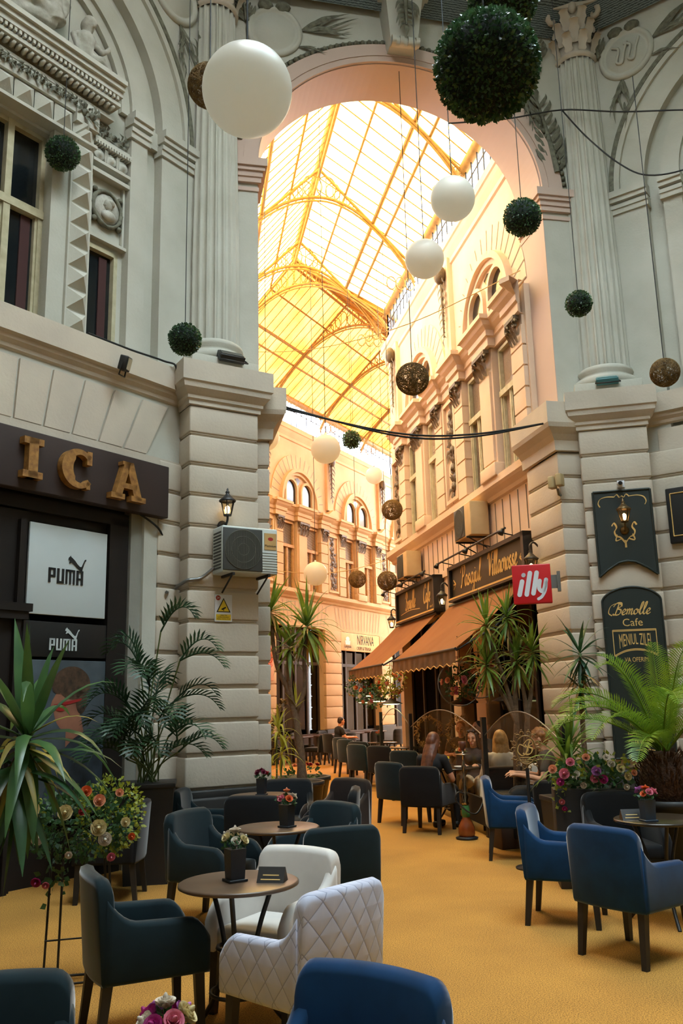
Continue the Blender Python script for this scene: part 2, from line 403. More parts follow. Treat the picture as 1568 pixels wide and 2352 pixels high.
b1 = MB(); b2 = MB(); medallion(b1, b2, AC + 1.25, 7.62, .24, .13, 3); medallion(b1, b2, AC - 1.25, 7.62, .24, .13, 4)
trim(b1, REL, LW); trim(b2, ORN, LW)
# tympanum: two reclining relief figures either side of a shield
b = MB()
def figure(b, x, z, sg, s):
    y = .1
    b.ball((x, y - .1, z + .62 * s), (.1 * s, .1 * s, .13 * s), 12, 9); b.ball((x + sg * .02 * s, y - .14, z + .69 * s), (.11 * s, .08 * s, .09 * s), 10, 7)
    b.ball((x + sg * .03 * s, y - .19, z + .6 * s), (.03 * s, .04 * s, .03 * s), 8, 6)
    b.tube([(x, y - .08, z + .52 * s), (x - sg * .03 * s, y - .1, z + .4 * s), (x - sg * .06 * s, y - .12, z + .15 * s), (x - sg * .1 * s, y - .1, z)], [.05 * s, .15 * s, .13 * s, .16 * s], 12)
    b.tube([(x + sg * .1 * s, y - .1, z + .42 * s), (x + sg * .22 * s, y - .15, z + .28 * s), (x + sg * .34 * s, y - .13, z + .42 * s), (x + sg * .38 * s, y - .12, z + .5 * s)], [.06 * s, .05 * s, .04 * s, .03 * s], 8)
    b.tube([(x - sg * .12 * s, y - .1, z + .42 * s), (x - sg * .26 * s, y - .14, z + .3 * s), (x - sg * .2 * s, y - .16, z + .12 * s)], [.06 * s, .05 * s, .035 * s], 8)
    b.tube([(x - sg * .08 * s, y - .12, z + .02 * s), (x + sg * .2 * s, y - .18, z + .12 * s), (x + sg * .42 * s, y - .12, z - .04 * s), (x + sg * .5 * s, y - .12, z - .02 * s)], [.11 * s, .08 * s, .05 * s, .04 * s], 9)
    b.tube([(x - sg * .1 * s, y - .1, z), (x + sg * .15 * s, y - .12, z - .06 * s), (x + sg * .4 * s, y - .1, z - .1 * s)], [.11 * s, .08 * s, .05 * s], 9)
figure(b, AC + .78, 9.3, 1, .85); figure(b, AC - .78, 9.3, -1, .85); figure(b, AC + .2, 9.55, -1, 1.); b.ball((AC - .2, .02, 9.75), (.3, .12, .42), 14, 10)
for k in range(9): b.ball((AC - 1.1 + k * .27, .06, 9.24 + .05 * (k % 2)), (.14, .1, .09), 8, 6)
o = trim(b, REL, LW); mo = o.modifiers.new('r', 'REMESH'); mo.mode = 'VOXEL'; mo.voxel_size = .018; mo.use_smooth_shade = True
# ledge above the ground floor (all round the seen side)
LEDGE = [(0, 5.36), (.03, 5.38), (.04, 5.42), (.08, 5.46), (.09, 5.5), (.13, 5.52), (.13, 5.8), (0, 5.82)]
trim(MB().sweep([(-5.9, 0), (.1, 0)], LEDGE), PLD, LW)
# fan-jointed frieze over the shop
b = MB(); GAP = .016
xs = [(-3.55 + i * .36) for i in range(9)]
for i in range(8):
    sl = lambda x: (x + 2.9) * .16 + .02
    x0, x1 = xs[i], xs[i + 1]
    if x1 > -.75: break
    b.prism([(x0 + GAP, 4.64), (x1 - GAP, 4.64), (x1 - GAP + sl(x1), 5.3), (x0 + GAP + sl(x0), 5.3)], -.03, .01)
b.box(-5.9, -.5, -.05, .0, 4.5, 4.62)
trim(b, PLD, LW)

# rusticated piers -------------------------------------------------
def rust(b, x0, x1, y1, z0, z1, n, y0=0., g=.022, r=.018):
    h = (z1 - z0) / n; b.box(x0 + .03, x1 - .03, y0 + .03, y1, z0, z1)
    for i in range(n):
        b.bbox(x0, x1, y0, y1, z0 + i * h + g, z0 + (i + 1) * h - g, r)
        b.box(x0 + .014, x1 - .014, y0 + .014, y1, z0 + i * h + g * .35, z0 + i * h + g * .9) if i else None
CAP = [(0, 5.3), (.025, 5.31), (.025, 5.36), (.05, 5.38), (.05, 5.42), (.07, 5.44), (.12, 5.5), (.13, 5.56), (.15, 5.58), (.15, 5.84), (-.3, 5.85)]
for F, nm, xa, xb in ((LP, 'pillar_left', -.45, .47), (RP, 'pillar_right', -.43, .48)):
    b = MB(); rust(b, xa, xb, .9, .76, 5.32, 12)
    pr = struct(b.build(nm, PLD, None, F))
    c = MB().sweep([(xa, .9), (xa, 0), (xb, 0), (xb, .9)], CAP); c.box(xa, xb, 0, .9, 5.7, 5.86); c.build('capital_moulding', PLD, pr)
    MB().bbox(xa - .06, xb + .06, -.07, .9, 0, .68, .03).bbox(xa - .03, xb + .03, -.04, .9, .66, .76, .02).build('plinth', SOCLE, pr)
# wall strips between left pier and shop: rusticated return
b = MB(); rust(b, -.86, -.3, .3, .76, 4.62, 10, -.06); trim(b, PLD, LW)
b = MB(); b.box(-1.22, -1.06, .0, .4, 0, 4.5).box(-1.06, -.86, -.04, .3, 0, 4.5); trim(b, PL, LW)

# columns ----------------------------------------------------------
def column(F, nm, cx, cy):
    root = struct(thing(nm, None, None, m=F @ T(cx, cy, 0)))
    sh = MB(); n = 20; prof = []; N = n * 6
    zs = [6.28, 7.5, 9, 10.2, 11.0, 11.42]
    for z in zs:
        rr = .36 - .065 * max(0, (z - 7.4) / 4.0)
        for j in range(N):
            a = 2 * pi * j / N; u = (j % 6) / 6; fl = 0 if j % 6 in (0, 1) else -.04 * sin(pi * (u * 6 - 1) / 5) ** .5
            sh.v.append(((rr + fl) * cos(a), (rr + fl) * sin(a), z))
    for i in range(len(zs) - 1):
        for j in range(N): sh.f.append([i * N + j, i * N + (j + 1) % N, (i + 1) * N + (j + 1) % N, (i + 1) * N + j]); sh.mi.append(0); sh.sm.append(False)
    sh.build('shaft', PL, root)
    MB().lathe([(.36, 6.3), (.40, 6.27), (.41, 6.22), (.38, 6.18), (.38, 6.15), (.45, 6.12), (.46, 6.06), (.44, 6.0), (.0, 6.0)], 32).bbox(-.46, .46, -.46, .46, 5.86, 6.0, .01).build('base', PL, root)
    c = MB(); c.lathe([(.295, 11.4), (.33, 11.42), (.34, 11.46), (.31, 11.5), (.29, 11.52), (.29, 11.9), (.34, 12.15), (.36, 12.2)], 28)
    for row, z0, h, cnt, ro in ((0, 11.5, .26, 10, .3), (1, 11.64, .34, 10, .31), (0, 11.86, .3, 10, .33)):
        for k in range(cnt):
            a = 2 * pi * (k + .5 * row) / cnt; d = V((cos(a), sin(a), 0)); s = V((-sin(a), cos(a), 0))
            c.leaf(cat_rom([d * ro + V((0, 0, z0)), d * (ro + .05) + V((0, 0, z0 + h * .6)), d * (ro + .14) + V((0, 0, z0 + h)), d * (ro + .2) + V((0, 0, z0 + h * .82))], 4), .085, .35, side=s, prof=lambda u: .6 + .35 * sin(pi * u) - .5 * u * u + .14 * sin(u * 24))
    for k in range(4):
        a = pi / 4 + k * pi / 2; d = V((cos(a), sin(a), 0)); s = V((-sin(a), cos(a), 0)); o = d * .46 + V((0, 0, 12.08))
        c.tube([d * .3 + V((0, 0, 11.75)), d * .36 + V((0, 0, 12.0))] + [o + d * (.125 - .012 * i) * cos(pi * .9 - i * .75) + V((0, 0, (.125 - .012 * i) * sin(pi * .9 - i * .75))) for i in range(10)], [.03, .04] + [.042] * 10, 8)
        aa = a + pi / 4; d2 = V((cos(aa), sin(aa), 0)); c.ball(d2 * .36 + V((0, 0, 12.22)), (.08, .08, .1), 8, 6)
    bm = bmesh.new(); P = []
    for k in range(4):
        a = pi / 4 + k * pi / 2
        P += [(.58 * cos(a - .09), .58 * sin(a - .09)), (.58 * cos(a + .09), .58 * sin(a + .09))] + [((.43 - .03 * (1 - abs(q))) * cos(a + pi / 4 + q * .4) * 1., (.43 - .03 * (1 - abs(q))) * sin(a + pi / 4 + q * .4)) for q in (-.6, 0, .6)]
    bm.free(); c.add([(x, y, 12.2) for x, y in P] + [(x * 1.03, y * 1.03, 12.34) for x, y in P], [list(range(len(P) - 1, -1, -1)), list(range(len(P), 2 * len(P)))] + [(i, (i + 1) % len(P), (i + 1) % len(P) + len(P), i + len(P)) for i in range(len(P))])
    c.build('capital', PLD, root)
column(LP, 'column_left', .03, .47); column(RP, 'column_right', .03, .47)
for F in (LP, RP):   # wall behind each column
    MB().box(-.75, .75, .78, 1.4, 5.8, 12.9).build('wall_behind_column', PL, None, F)['kind'] = 'structure'

# arch wall --------------------------------------------------------
HW = 2.155; ZS = 9.18; EZ = .886
b = MB(); b.prism(arch_poly(-2.98, 2.98, 5.3, 12.9, 0, HW, ZS, EZ, zbot=5.3), 0, .82)
struct(b.build('wall_arch', PL, None, AW))
b = MB(); b.ring(0, ZS, HW, HW + .33, -.05, .03, n=56, ez=EZ); b.ring(0, ZS, HW + .1, HW + .2, -.065, .03, n=56, ez=EZ); b.ring(0, ZS, HW - .015, HW, 0, .83, n=56, ez=EZ)
for sg in (-1, 1):
    for z0, z1, o in ((8.72, 8.78, .02), (8.84, 8.92, .05), (8.92, 9.0, .07), (9.0, 9.06, .1), (9.06, 9.18, .13)):
        b.box(sg * (HW - o), sg * 2.98, -o, .83, z0, z1)
    b.box(sg * (HW - .01), sg * HW, 0, .82, 5.8, 9.0)
trim(b, SOF, AW)
b = MB()
for i in range(76):
    a = pi * (i + .5) / 76; b.ball(((HW + .37) * cos(a), -.03, ZS + (HW + .37) * EZ * sin(a)), (.042, .05, .04), 6, 5)
b.ring(0, ZS, HW + .33, HW + .42, -.02, .02, n=56, ez=EZ)
trim(b, ORN, AW)
for sg in (-1, 1):   # jamb piers below
    xa, xb = sorted((sg * 2.02, sg * 2.95)); b = MB(); rust(b, xa, xb, .95, .76, 5.05, 12, -.1)
    pr = struct(b.build('pillar_arch_' + ('left' if sg < 0 else 'right'), PLD, None, AW))
    c = MB(); p = [(sg * 2.02, 1.0), (sg * 2.02, -.1), (sg * 2.95, -.1)]
    c.sweep(p if sg > 0 else p[::-1], [(0, 5.05), (.04, 5.06), (.05, 5.2), (.1, 5.28), (.18, 5.36), (.2, 5.42), (.2, 5.72), (-.2, 5.74)]); c.build('capital_moulding', PLD, pr)
    MB().bbox(xa - .04, xb + .04, -.15, .98, 0, .76, .02).build('plinth', SOCLE, pr)
# keystone
b = MB(); b.add([(-.2, -.3, 11.2), (.2, -.3, 11.2), (.29, -.4, 12.0), (-.29, -.4, 12.0), (-.2, .1, 11.2), (.2, .1, 11.2), (.29, .1, 12.0), (-.29, .1, 12.0)], [(0, 1, 2, 3), (1, 5, 6, 2), (0, 3, 7, 4), (0, 4, 5, 1), (3, 2, 6, 7)])
b.bbox(-.36, .36, -.5, .1, 11.98, 12.04, .01).bbox(-.42, .42, -.56, .1, 12.04, 12.12, .01)
b.tube([(-.2, -.3, 11.22), (.2, -.3, 11.22)], .07, 12)
for k in range(4): b.tube([(-.2 + k * .12, -.33, 11.22), (-.14 + k * .12, -.33, 11.22)], .075, 10)
k_ = trim(b, PL, AW); b = MB(); sprig(b, 0, 11.9, -.42, -90, .5, .22, 8, 0, 6); b.build('acanthus', ORN, k_)
# medallions and sprays in the spandrels (arch wall, left wall, right wall)
def spandrel(F, cx, cz, sg, seed, mono=False):
    b = MB(); b.lathe([(.42, 0), (.42, .03), (.38, .06), (.35, .05), (.34, .03), (.3, .03), (.29, .045), (0, .045)], 36, T(cx, 0, cz) @ RX(90))
    if mono:
        for dx in (-.09, .09): b.tube(cat_rom([(cx + dx - .1, -.06, cz + .16), (cx + dx, -.07, cz + .08), (cx + dx - .05, -.07, cz - .12), (cx + dx + .03, -.07, cz - .16), (cx + dx + .07, -.07, cz), (cx + dx + .13, -.06, cz + .17)], 5), .022, 6)
    t = trim(b, PL, F); b = MB()
    palm(b, cx + sg * .4, cz + .08, -.02, 14 if sg > 0 else 166, .95, 38, seed, 10); palm(b, cx + sg * .36, cz - .2, -.02, -12 if sg > 0 else 192, .5, 26, seed + 1, 5)
    palm(b, cx - sg * .1, cz - .4, -.02, -100 if sg > 0 else -80, .75, 42, seed + 2, 9); palm(b, cx - sg * .1, cz - .8, -.02, -94 if sg > 0 else -86, .5, 10, seed + 4, 3)
    for q in (-1, 1): b.ball((cx + q * .13, -.04, cz + .42), (.12, .06, .09), 9, 6)
    sprig(b, cx - sg * .4, cz + .1, -.01, 100, .3, .2, seed + 3, 0, 4)
    b.build('leaf_relief', ORN, t)
spandrel(AW, -1.9, 11.37, 1, 21); spandrel(AW, 1.9, 11.37, -1, 31); spandrel(RW, .82, 11.31, 1, 41, True); spandrel(LW, -.72, 11.31, -1, 51)
b = MB(); sprig(b, 2.42, 9.5, -.01, 98, 1.25, .34, 61, .1, 8); sprig(b, -2.42, 9.5, -.01, 82, 1.2, .3, 62, -.1, 8); trim(b, ORN, AW)
b = MB(); sprig(b, -.12, 9.6, -.01, 95, 1.2, .26, 63, .1, 8); trim(b, ORN, LW)

# right wall -------------------------------------------------------
RC_ = 2.9
b = MB(); b.prism(arch_poly(-.15, 5.95, 5.3, 12.9, RC_, 2.02, 9.05, zbot=5.3), 0, .14)
q = wallgrid(-.15, 5.95, 5.3, 12.9, .14, .6, []); b.add(q.v, q.f); q = wallgrid(-.15, 5.95, 0, 5.3, 0, .6, [(2., 5., 0, 4.2)]); b.add(q.v, q.f)
struct(b.build('wall_right', PL, None, RW))
b = MB()
for r0, r1, y0 in ((2.38, 2.47, -.05), (1.53, 1.79, .02), (1.40, 1.53, .07)): b.ring(RC_, 9.05, r0, r1, y0, .15)
for x0, x1 in ((RC_ - 2.62, RC_ - 1.99), (RC_ - 1.82, RC_ - 1.5)):
    for z0, z1, o in ((8.72, 8.8, .03), (8.8, 8.86, .05), (8.9, 8.97, .07), (8.97, 9.07, .1)): b.box(x0, x1, -o, .12, z0, z1)
b.box(RC_ - 1.79, RC_ - 1.53, .02, .15, 5.8, 9.05)
for i in range(3): b.lathe([(.075, 0), (.075, .03), (.05, .02), (.035, .05), (0, .06)], 14, T(RC_ - 1.42 + i * .18, .08, 8.2) @ RX(90))
b.box(RC_ - 1.52, RC_ - .9, .05, .15, 8.06, 8.1); b.box(RC_ - 1.52, RC_ - .9, .0, .15, 8.32, 8.36); b.box(RC_ - 1.52, RC_ - .9, .0, .15, 7.06, 7.12)
trim(b, PL, RW)
b = MB(); b.ring(RC_, 9.05, 2.46, 2.53, -.06, .03, n=90); scrollwork(b, RC_ - 1.5, RC_ - 1., 8.45, 8.68, .1, 9); trim(b, ORN, RW)
b1 = MB(); b2 = MB(); medallion(b1, b2, RC_ - 1.22, 7.62, .24, .13, 5); trim(b1, REL, RW); trim(b2, ORN, RW)
trim(MB().sweep([(-.1, 0), (5.9, 0)], LEDGE), PLD, RW)
b = MB(); rust(b, .3, 1.9, .3, .76, 5.0, 11, -.06); trim(b, PLD, RW)
b = MB(); b.prism([(.7, 4.75), (1.3, 4.75), (1.1, 5.3), (.7, 5.3)], -.03, .01); trim(b, PLD, RW)
struct(MB().box(RC_ - 1.4, RC_ - .85, .06, .2, 5.8, 7.05).build('window_recess', GLZ, None, RW))
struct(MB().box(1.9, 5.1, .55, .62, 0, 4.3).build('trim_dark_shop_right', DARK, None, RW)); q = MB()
for x in (2.04, 3.0, 4.0, 4.96): q.box(x - .06, x + .06, .2, .32, 0, 4.2)
q.box(2, 5, .2, .32, 4.08, 4.2).box(2, 5, .2, .32, 2.9, 3.0).box(2, 5, .18, .34, 0, .5); struct(q.build('door_frame_right', WOODD, None, RW)); struct(MB().box(2, 5, .25, .27, .5, 4.1).build('window_shop_right', GLZ, None, RW))

# rotunda: unseen sides, cornice, netting, glass lantern ----------
OCT = [(-.1, 10.85), (-4.1, 6.85), (-4.1, 1.05), (-.1, -3.05), (5.75, -3.05), (9.9, 1.05), (9.9, 7.1), (5.72, 11.3)]
for i, nm in ((1, 'wall_west'), (2, 'wall_south_west'), (3, 'wall_south'), (4, 'wall_south_east'), (5, 'wall_east')):
    (xa, ya), (xb, yb) = OCT[i], OCT[i + 1]; L = hypot(xb - xa, yb - ya)
    F = FR(xb, yb, math.degrees(atan2(ya - yb, xa - xb)))
    q = wallgrid(0, L, 0, 12.9, 0, .4, [(1.2, L - 1.2, 0, 4.4), (L / 2 - .9, L / 2 + .9, 5.9, 8.2)]); struct(q.build(nm, PL, None, F))
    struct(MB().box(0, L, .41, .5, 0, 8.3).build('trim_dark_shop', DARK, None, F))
NET = mat('netting', (92, 104, 104), .8, (70, 80, 82), 30, .5)
_nt = NET.node_tree; _w = _nt.nodes.new('ShaderNodeTexWave'); _w.inputs['Scale'].default_value = 14; _w.inputs['Distortion'].default_value = 3; _w.inputs['Detail'].default_value = 2; _w.inputs['Detail Scale'].default_value = 2
_w.bands_direction = 'Z'
_tc = [q for q in _nt.nodes if q.type == 'TEX_COORD'][0]; _nt.links.new(_tc.outputs['Object'], _w.inputs['Vector'])
_r = _nt.nodes.new('ShaderNodeValToRGB'); _r.color_ramp.elements[0].color = lin((46, 56, 58)); _r.color_ramp.elements[1].color = lin((118, 130, 130))
_nt.links.new(_w.outputs['Fac'], _r.inputs['Fac']); _nt.links.new(_r.outputs[0], _nt.nodes['Principled BSDF'].inputs['Base Color'])
# sweep puts 'out' on the right of the way walked: anticlockwise path gives outward, so walk clockwise
b = MB().sweep(OCT[::-1], [(.02, 12.0), (.08, 12.02), (.08, 12.36), (.02, 12.4)], True); struct(b.build('trim_cornice', PL, None))
o = MB().sweep(OCT[::-1], [(.06, 11.9), (.14, 11.98), (.24, 12.08), (.34, 12.22), (.46, 12.3), (.62, 12.42), (.8, 12.5), (.95, 12.62), (.95, 12.9), (.05, 12.95)], True).build('trim_netting', NET)
struct(o)
DOMEG = glass('dome_glass', (222, 246, 255), .05, .1)
b = MB(); g = MB(); cx, cy = 4.5, 4.6; inn = [(cx + (x - 2.81) * .52, cy + (y - 4.0) * .52) for x, y in OCT]; ZD = 17.8  # unseen skylight opening, narrowed and set off centre to steer the daylight
for i in range(8):
    p, q = inn[i], inn[(i + 1) % 8]; top = lambda t: (cx + (t[0] - cx) * .12, cy + (t[1] - cy) * .12, ZD + 2.0)
    g.quad((*p, ZD), (*q, ZD), top(q), top(p)); b.tube([(*p, ZD), top(p)], .06, 6); b.tube([(*p, ZD), (*q, ZD)], .08, 6)
    for t in (.33, .66): 
        pp = [p[k] + (cx + (p[0] - cx) * .12 - p[0] if k == 0 else cy + (p[1] - cy) * .12 - p[1]) * t for k in (0, 1)]; qq = [q[k] + (cx + (q[0] - cx) * .12 - q[0] if k == 0 else cy + (q[1] - cy) * .12 - q[1]) * t for k in (0, 1)]
        b.tube([(*pp, ZD + 2.0 * t), (*qq, ZD + 2.0 * t)], .03, 5)
dm = struct(b.build('ceiling_lantern', IRON)); g.build('glazing', DOMEG, dm); MB().sweep(inn, [(0, 12.9), (0, ZD), (.2, ZD), (.2, 12.9)], True).build('drum', PL, dm)  # unseen drum added to keep daylight off the upper walls
struct(MB().sweep(OCT[::-1], [(3.4, 12.92), (3.4, 13.0), (-.5, 13.0), (-.5, 12.92)], True).build('ceiling_shade_ring', PL))  # unseen ring widened inwards to shade the upper walls
# ================================================================== THE PASSAGE
def voussoirs(b, cx, cz, r0, r1, n, y=-.012, a0=0, a1=180, w=.012):
    for i in range(n + 1):
        a = rad(a0 + (a1 - a0) * i / n); d = V((cos(a), 0, sin(a))); t = V((-sin(a), 0, cos(a)))
        p = V((cx, y, cz)) + d * r0; q = V((cx, y, cz)) + d * r1
        b.add([p - t * w, p + t * w, q + t * w, q - t * w], [(0, 1, 2, 3)])
WN = [0]
def window(F, x0, x1, z0, z1, zt, fm, gm, y=.0, mull=False, label=None):
    WN[0] += 1; w = struct(thing('window_%d' % WN[0], None, None, m=F)); b = MB(); t = .055
    b.box(x0, x0 + t, y - .07, y + .02, z0, z1).box(x1 - t, x1, y - .07, y + .02, z0, z1).box(x0, x1, y - .07, y + .02, z1 - t, z1).box(x0, x1, y - .07, y + .02, z0, z0 + t).box(x0, x1, y - .09, y + .02, zt - .05, zt + .05)
    xm = (x0 + x1) / 2
    if mull: b.box(xm - .04, xm + .04, y - .08, y + .02, z0, z1)
    else: b.box(xm - .025, xm + .025, y - .06, y + .02, z0, zt)
    for a, c in ((x0 + t, xm - .03), (xm + .03, x1 - t)): b.box(a, a + .03, y - .05, y + .02, z0, zt); b.box(c - .03, c, y - .05, y + .02, z0, zt)
    b.build('frame', fm, w); MB().box(x0, x1, y + .0, y + .02, z0, z1).build('pane', gm, w); return w
CUR = mat('dark_red_curtain', (64, 34, 32), .9)
window(LW, AC - .46, AC + .46, 5.82, 8.2, 7.2, FRW, GLZ, .3, True)
window(LW, AC + .9, AC + 1.45, 5.82, 7.1, 5.85, FRW, GLZ, .19); window(LW, AC - 1.45, AC - .9, 5.82, 7.1, 5.85, FRW, GLZ, .19)
struct(MB().box(AC + .22, AC + .34, .285, .3, 5.86, 7.14).box(AC + 1.22, AC + 1.33, .17, .185, 5.86, 7.0).build('trim_red_curtain', CUR, None, LW))

def capital_small(b, x, z, y, w):
    b.box(x - w * .62, x + w * .62, y - .1, y, z + .36, z + .42)
    for sg in (-1, 1):
        b.tube([(x + sg * w * .5 + .06 * cos(a), y - .07, z + .3 + .06 * sin(a)) for a in [i * .9 for i in range(7)]], .028, 6)
    for row in (0, .13):
        for k in range(3):
            xx = x + (k - 1) * w * .36; b.leaf(cat_rom([(xx, y - .01, z + row), (xx, y - .06, z + row + .14), (xx, y - .13, z + row + .2)], 3), w * .2, .3, side=V((1, 0, 0)))
ENT = [(0, 7.5), (.05, 7.52), (.05, 7.66), (.09, 7.68), (.09, 7.78), (.16, 7.84), (.2, 7.9), (.24, 7.92), (.24, 8.0), (0, 8.06)]
def bay(F, xc, part, fm, gm, PM, panels=(1,), xmax=99):
    """one bay of the upper storey: lunette arch over a window pair, pilasters, ornament panels"""
    # pilasters, rusticated strips, sill
    b = MB()
    b.box(xc - .32, xc + .32, -.16, .0, 5.3, 7.5); b.box(xc - .25, xc + .25, -.2, .0, 5.55, 7.1); b.bbox(xc - .36, xc + .36, -.24, 0, 5.27, 5.5, .02)
    for sg in (-1, 1):
        x0, x1 = sorted((xc + sg * 1.24, xc + sg * 1.66)); b.box(x0, x1, -.16, 0, 5.3, 7.5)
        for k in range(6): b.box(x0 - .02, x1 + .02, -.19, 0, 5.32 + k * .34, 5.63 + k * .34)
        x0, x1 = sorted((xc + sg * 1.66, min(xmax, xc + sg * 2.1))); b.box(x0, x1, -.12, 0, 5.3, 7.5)
    pts = [(xc - 2.1, -.12), (xc - 1.7, -.12), (xc - 1.7, -.2), (xc - 1.2, -.2), (xc - 1.2, -.06), (xc - .36, -.06), (xc - .36, -.2), (xc + .36, -.2), (xc + .36, -.06), (xc + 1.2, -.06), (xc + 1.2, -.2), (xc + 1.7, -.2), (xc + 1.7, -.12), (xc + 2.1, -.12)]
    pts = [p for p in pts if p[0] < xmax] + ([(xmax, -.2)] if xmax < 50 else []); b.sweep(pts, ENT); b.box(xc - 2.1, min(xmax, xc + 2.1), -.12, 0, 7.5, 8.0)
    # lunette
    b.ring(xc, 8.14, 1.08, 1.2, -.16, .0, n=36); b.ring(xc, 8.14, 1.2, 1.68, -.04, 0, n=36)
    for sg in (-1, 1):
        b.ring(xc + sg * .5, 8.56, .33, .41, -.1, 0, n=20); b.box(xc + sg * .5 - .41, xc + sg * .5 - .33, -.1, 0, 8.0, 8.56); b.box(xc + sg * .5 + .33, xc + sg * .5 + .41, -.1, 0, 8.0, 8.56)
    b.ring(xc, 8.14, .98, 1.08, -.08, 0, n=36)
    # gable over the panels
    for p in panels:
        px = xc + p * 2.1
        b.prism([(px - .46, 8.05), (px + .46, 8.05), (px, 8.32)], -.24, 0); b.box(px - .36, px - .29, -.18, 0, 5.45, 7.4); b.box(px + .29, px + .36, -.18, 0, 5.45, 7.4); b.box(px - .36, px + .36, -.18, 0, 5.38, 5.45); b.box(px - .36, px + .36, -.18, 0, 7.33, 7.4)
        b.box(px - .2, px + .2, -.1, 0, 8.3, 10.4)
    trim(b, PM, F)
    g = MB()
    for sg in (-1, 1):
        g.prism([(xc + sg * .5 - .33, 8.04), (xc + sg * .5 + .33, 8.04)] + arc(xc + sg * .5, 8.56, .33, 0, 180, 14), -.02, 0)
    g.prism([(xc, 8.78), (xc + .17, 9.0), (xc, 9.06), (xc - .17, 9.0)], -.02, 0)
    trim(g, GLZ, F)
    g = MB(); voussoirs(g, xc, 8.14, 1.22, 1.68, 17, -.045); trim(g, GROOVE, F)
    g = MB(); capital_small(g, xc, 7.06, -.2, .5)
    for sg in (-1, 1): capital_small(g, xc + sg * 1.45, 7.08, -.19, .3)
    for p in panels:
        px = xc + p * 2.1; scrollwork(g, px - .25, px + .25, 5.5, 7.3, -.12, int(p * 7 + 20), False)
        sprig(g, px, 10.15, -.14, -90, 1.4, .26, int(p * 5 + 9), 0, 8); g.ball((px, -.2, 10.1), (.16, .12, .2), 9, 7)
    trim(g, ORNB, F)
    for sg in (-1, 1): window(F, xc + sg * .78 - .4, xc + sg * .78 + .4, 5.25, 7.45, 6.65, fm, gm, .0)
def upper(F, xa, xb, PM):
    SILL = [(0, 4.98), (.05, 5.0), (.07, 5.06), (.16, 5.12), (.2, 5.16), (.2, 5.28), (0, 5.3)]
    trim(MB().sweep([(xa, 0), (xb, 0)], SILL), PM, F)
    trim(MB().sweep([(xa, 0), (xb, 0)], [(0, 10.25), (.04, 10.27), (.04, 10.36), (.07, 10.42), (.1, 10.48), (.13, 10.56), (.16, 10.58), (.16, 10.74), (0, 10.78)]), PM, F)
# right wall of the passage: local x = -s
q = wallgrid(-9.0, .1, 0, 10.75, 0, .5, [(-3.0, -.55, 0, 3.35), (-4.35, -3.5, 0, 3.35), (-8.7, -4.8, 0, 3.35)])
struct(q.build('wall_passage_right', PLY, None, CR))
upper(CR, -9.15, .0, PLY)
bay(CR, -1.75, 1, FRW, GLZW, PLY, (-1,), -.02); bay(CR, -5.95, 1, FRW, GLZW, PLY, (-1,))
b = MB()
for i in range(26):
    x = -8.9 + i * .34; b.box(x, x + .012, -.012, 0, 4.25, 4.95)
trim(b, GROOVE, CR)
b = MB(); b.box(-9, .1, -.04, 0, 4.1, 4.22); trim(b, PLY, CR)
b = MB(); rust(b, -.5, .08, .2, .76, 4.1, 9, -.06); trim(b, PLY, CR)
for xa, xb in ((-4.8, -4.35), (-3.5, -3.0)):
    b = MB(); rust(b, xa, xb, .3, 0, 4.1, 10, -.05); trim(b, PLY, CR)
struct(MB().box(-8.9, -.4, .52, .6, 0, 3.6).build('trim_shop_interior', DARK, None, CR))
SHF = mat('shop_front_wood', (58, 44, 32), .6, (44, 32, 24), 5, .6)
b = MB()
for x0, x1 in ((-3.0, -.55), (-4.35, -3.5), (-8.7, -4.8)):
    n = max(1, round((x1 - x0) / .9))
    for i in range(n + 1): b.box(x0 + (x1 - x0) * i / n - .04, x0 + (x1 - x0) * i / n + .04, .2, .3, 0, 3.35)
    b.box(x0, x1, .2, .3, 2.4, 2.48); b.box(x0, x1, .18, .32, 0, .5)
struct(b.build('trim_shop_front', SHF, None, CR))
SGL = glass('shop_glass', (120, 116, 104), .05, .05)
struct(MB().box(-8.7, -.55, .24, .26, .4, 3.35).build('window_shop', SGL, None, CR))
# end face of the right wall at the bend, and the wall that carries on round it
K_R = V((4.64, 20.75)); el = V((.6018, .7986)); nl = V((-.7986, .6018))
B2 = FR(4.64, 20.75, 53 + 180)
struct(MB().box(-16, 0, 0, .5, 0, 10.75).build('wall_passage_inner', PLY, None, B2))
upper(B2, -16, 0, PLY)
# back wall
q = wallgrid(-5.2, 14, 0, 10.75, 0, .5, [(c - 1.52, c + 1.52, 0, 4.1) for c in (-.2, 4.0, 8.2)])
struct(q.build('wall_passage_back', PLYB, None, BW))
upper(BW, -5.2, 14, PLYB)
for i, c in enumerate((-.2, 4.0, 8.2)): bay(BW, c, 1, FRY, GLZW, PLYB, (-1, 1) if i == 0 else (1,))
for c in (-2.3, 1.9, 6.1):
    b = MB(); rust(b, c - .56, c + .56, .2, .8, 4.1, 9, -.1, .014, .012); trim(b, PLYB, BW)
    trim(MB().bbox(c - .6, c + .6, -.14, .2, 0, .8, .02), SOCLE, BW)
b = MB()
for c in (-.2, 4.0, 8.2):
    for i in range(15):
        t = (i - 7) / 7; x = c + t * 1.6; b.add([(x - .01, -.014, 4.2), (x + .01, -.014, 4.2), (x + .01 + t * .2, -.014, 4.9), (x - .01 + t * .2, -.014, 4.9)], [(0, 1, 2, 3)])
trim(b, GROOVE, BW)
b = MB(); b.box(-5.2, 14, -.05, 0, 4.1, 4.2); trim(b, PLYB, BW)
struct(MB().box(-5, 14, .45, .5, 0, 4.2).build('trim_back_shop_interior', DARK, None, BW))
b = MB()
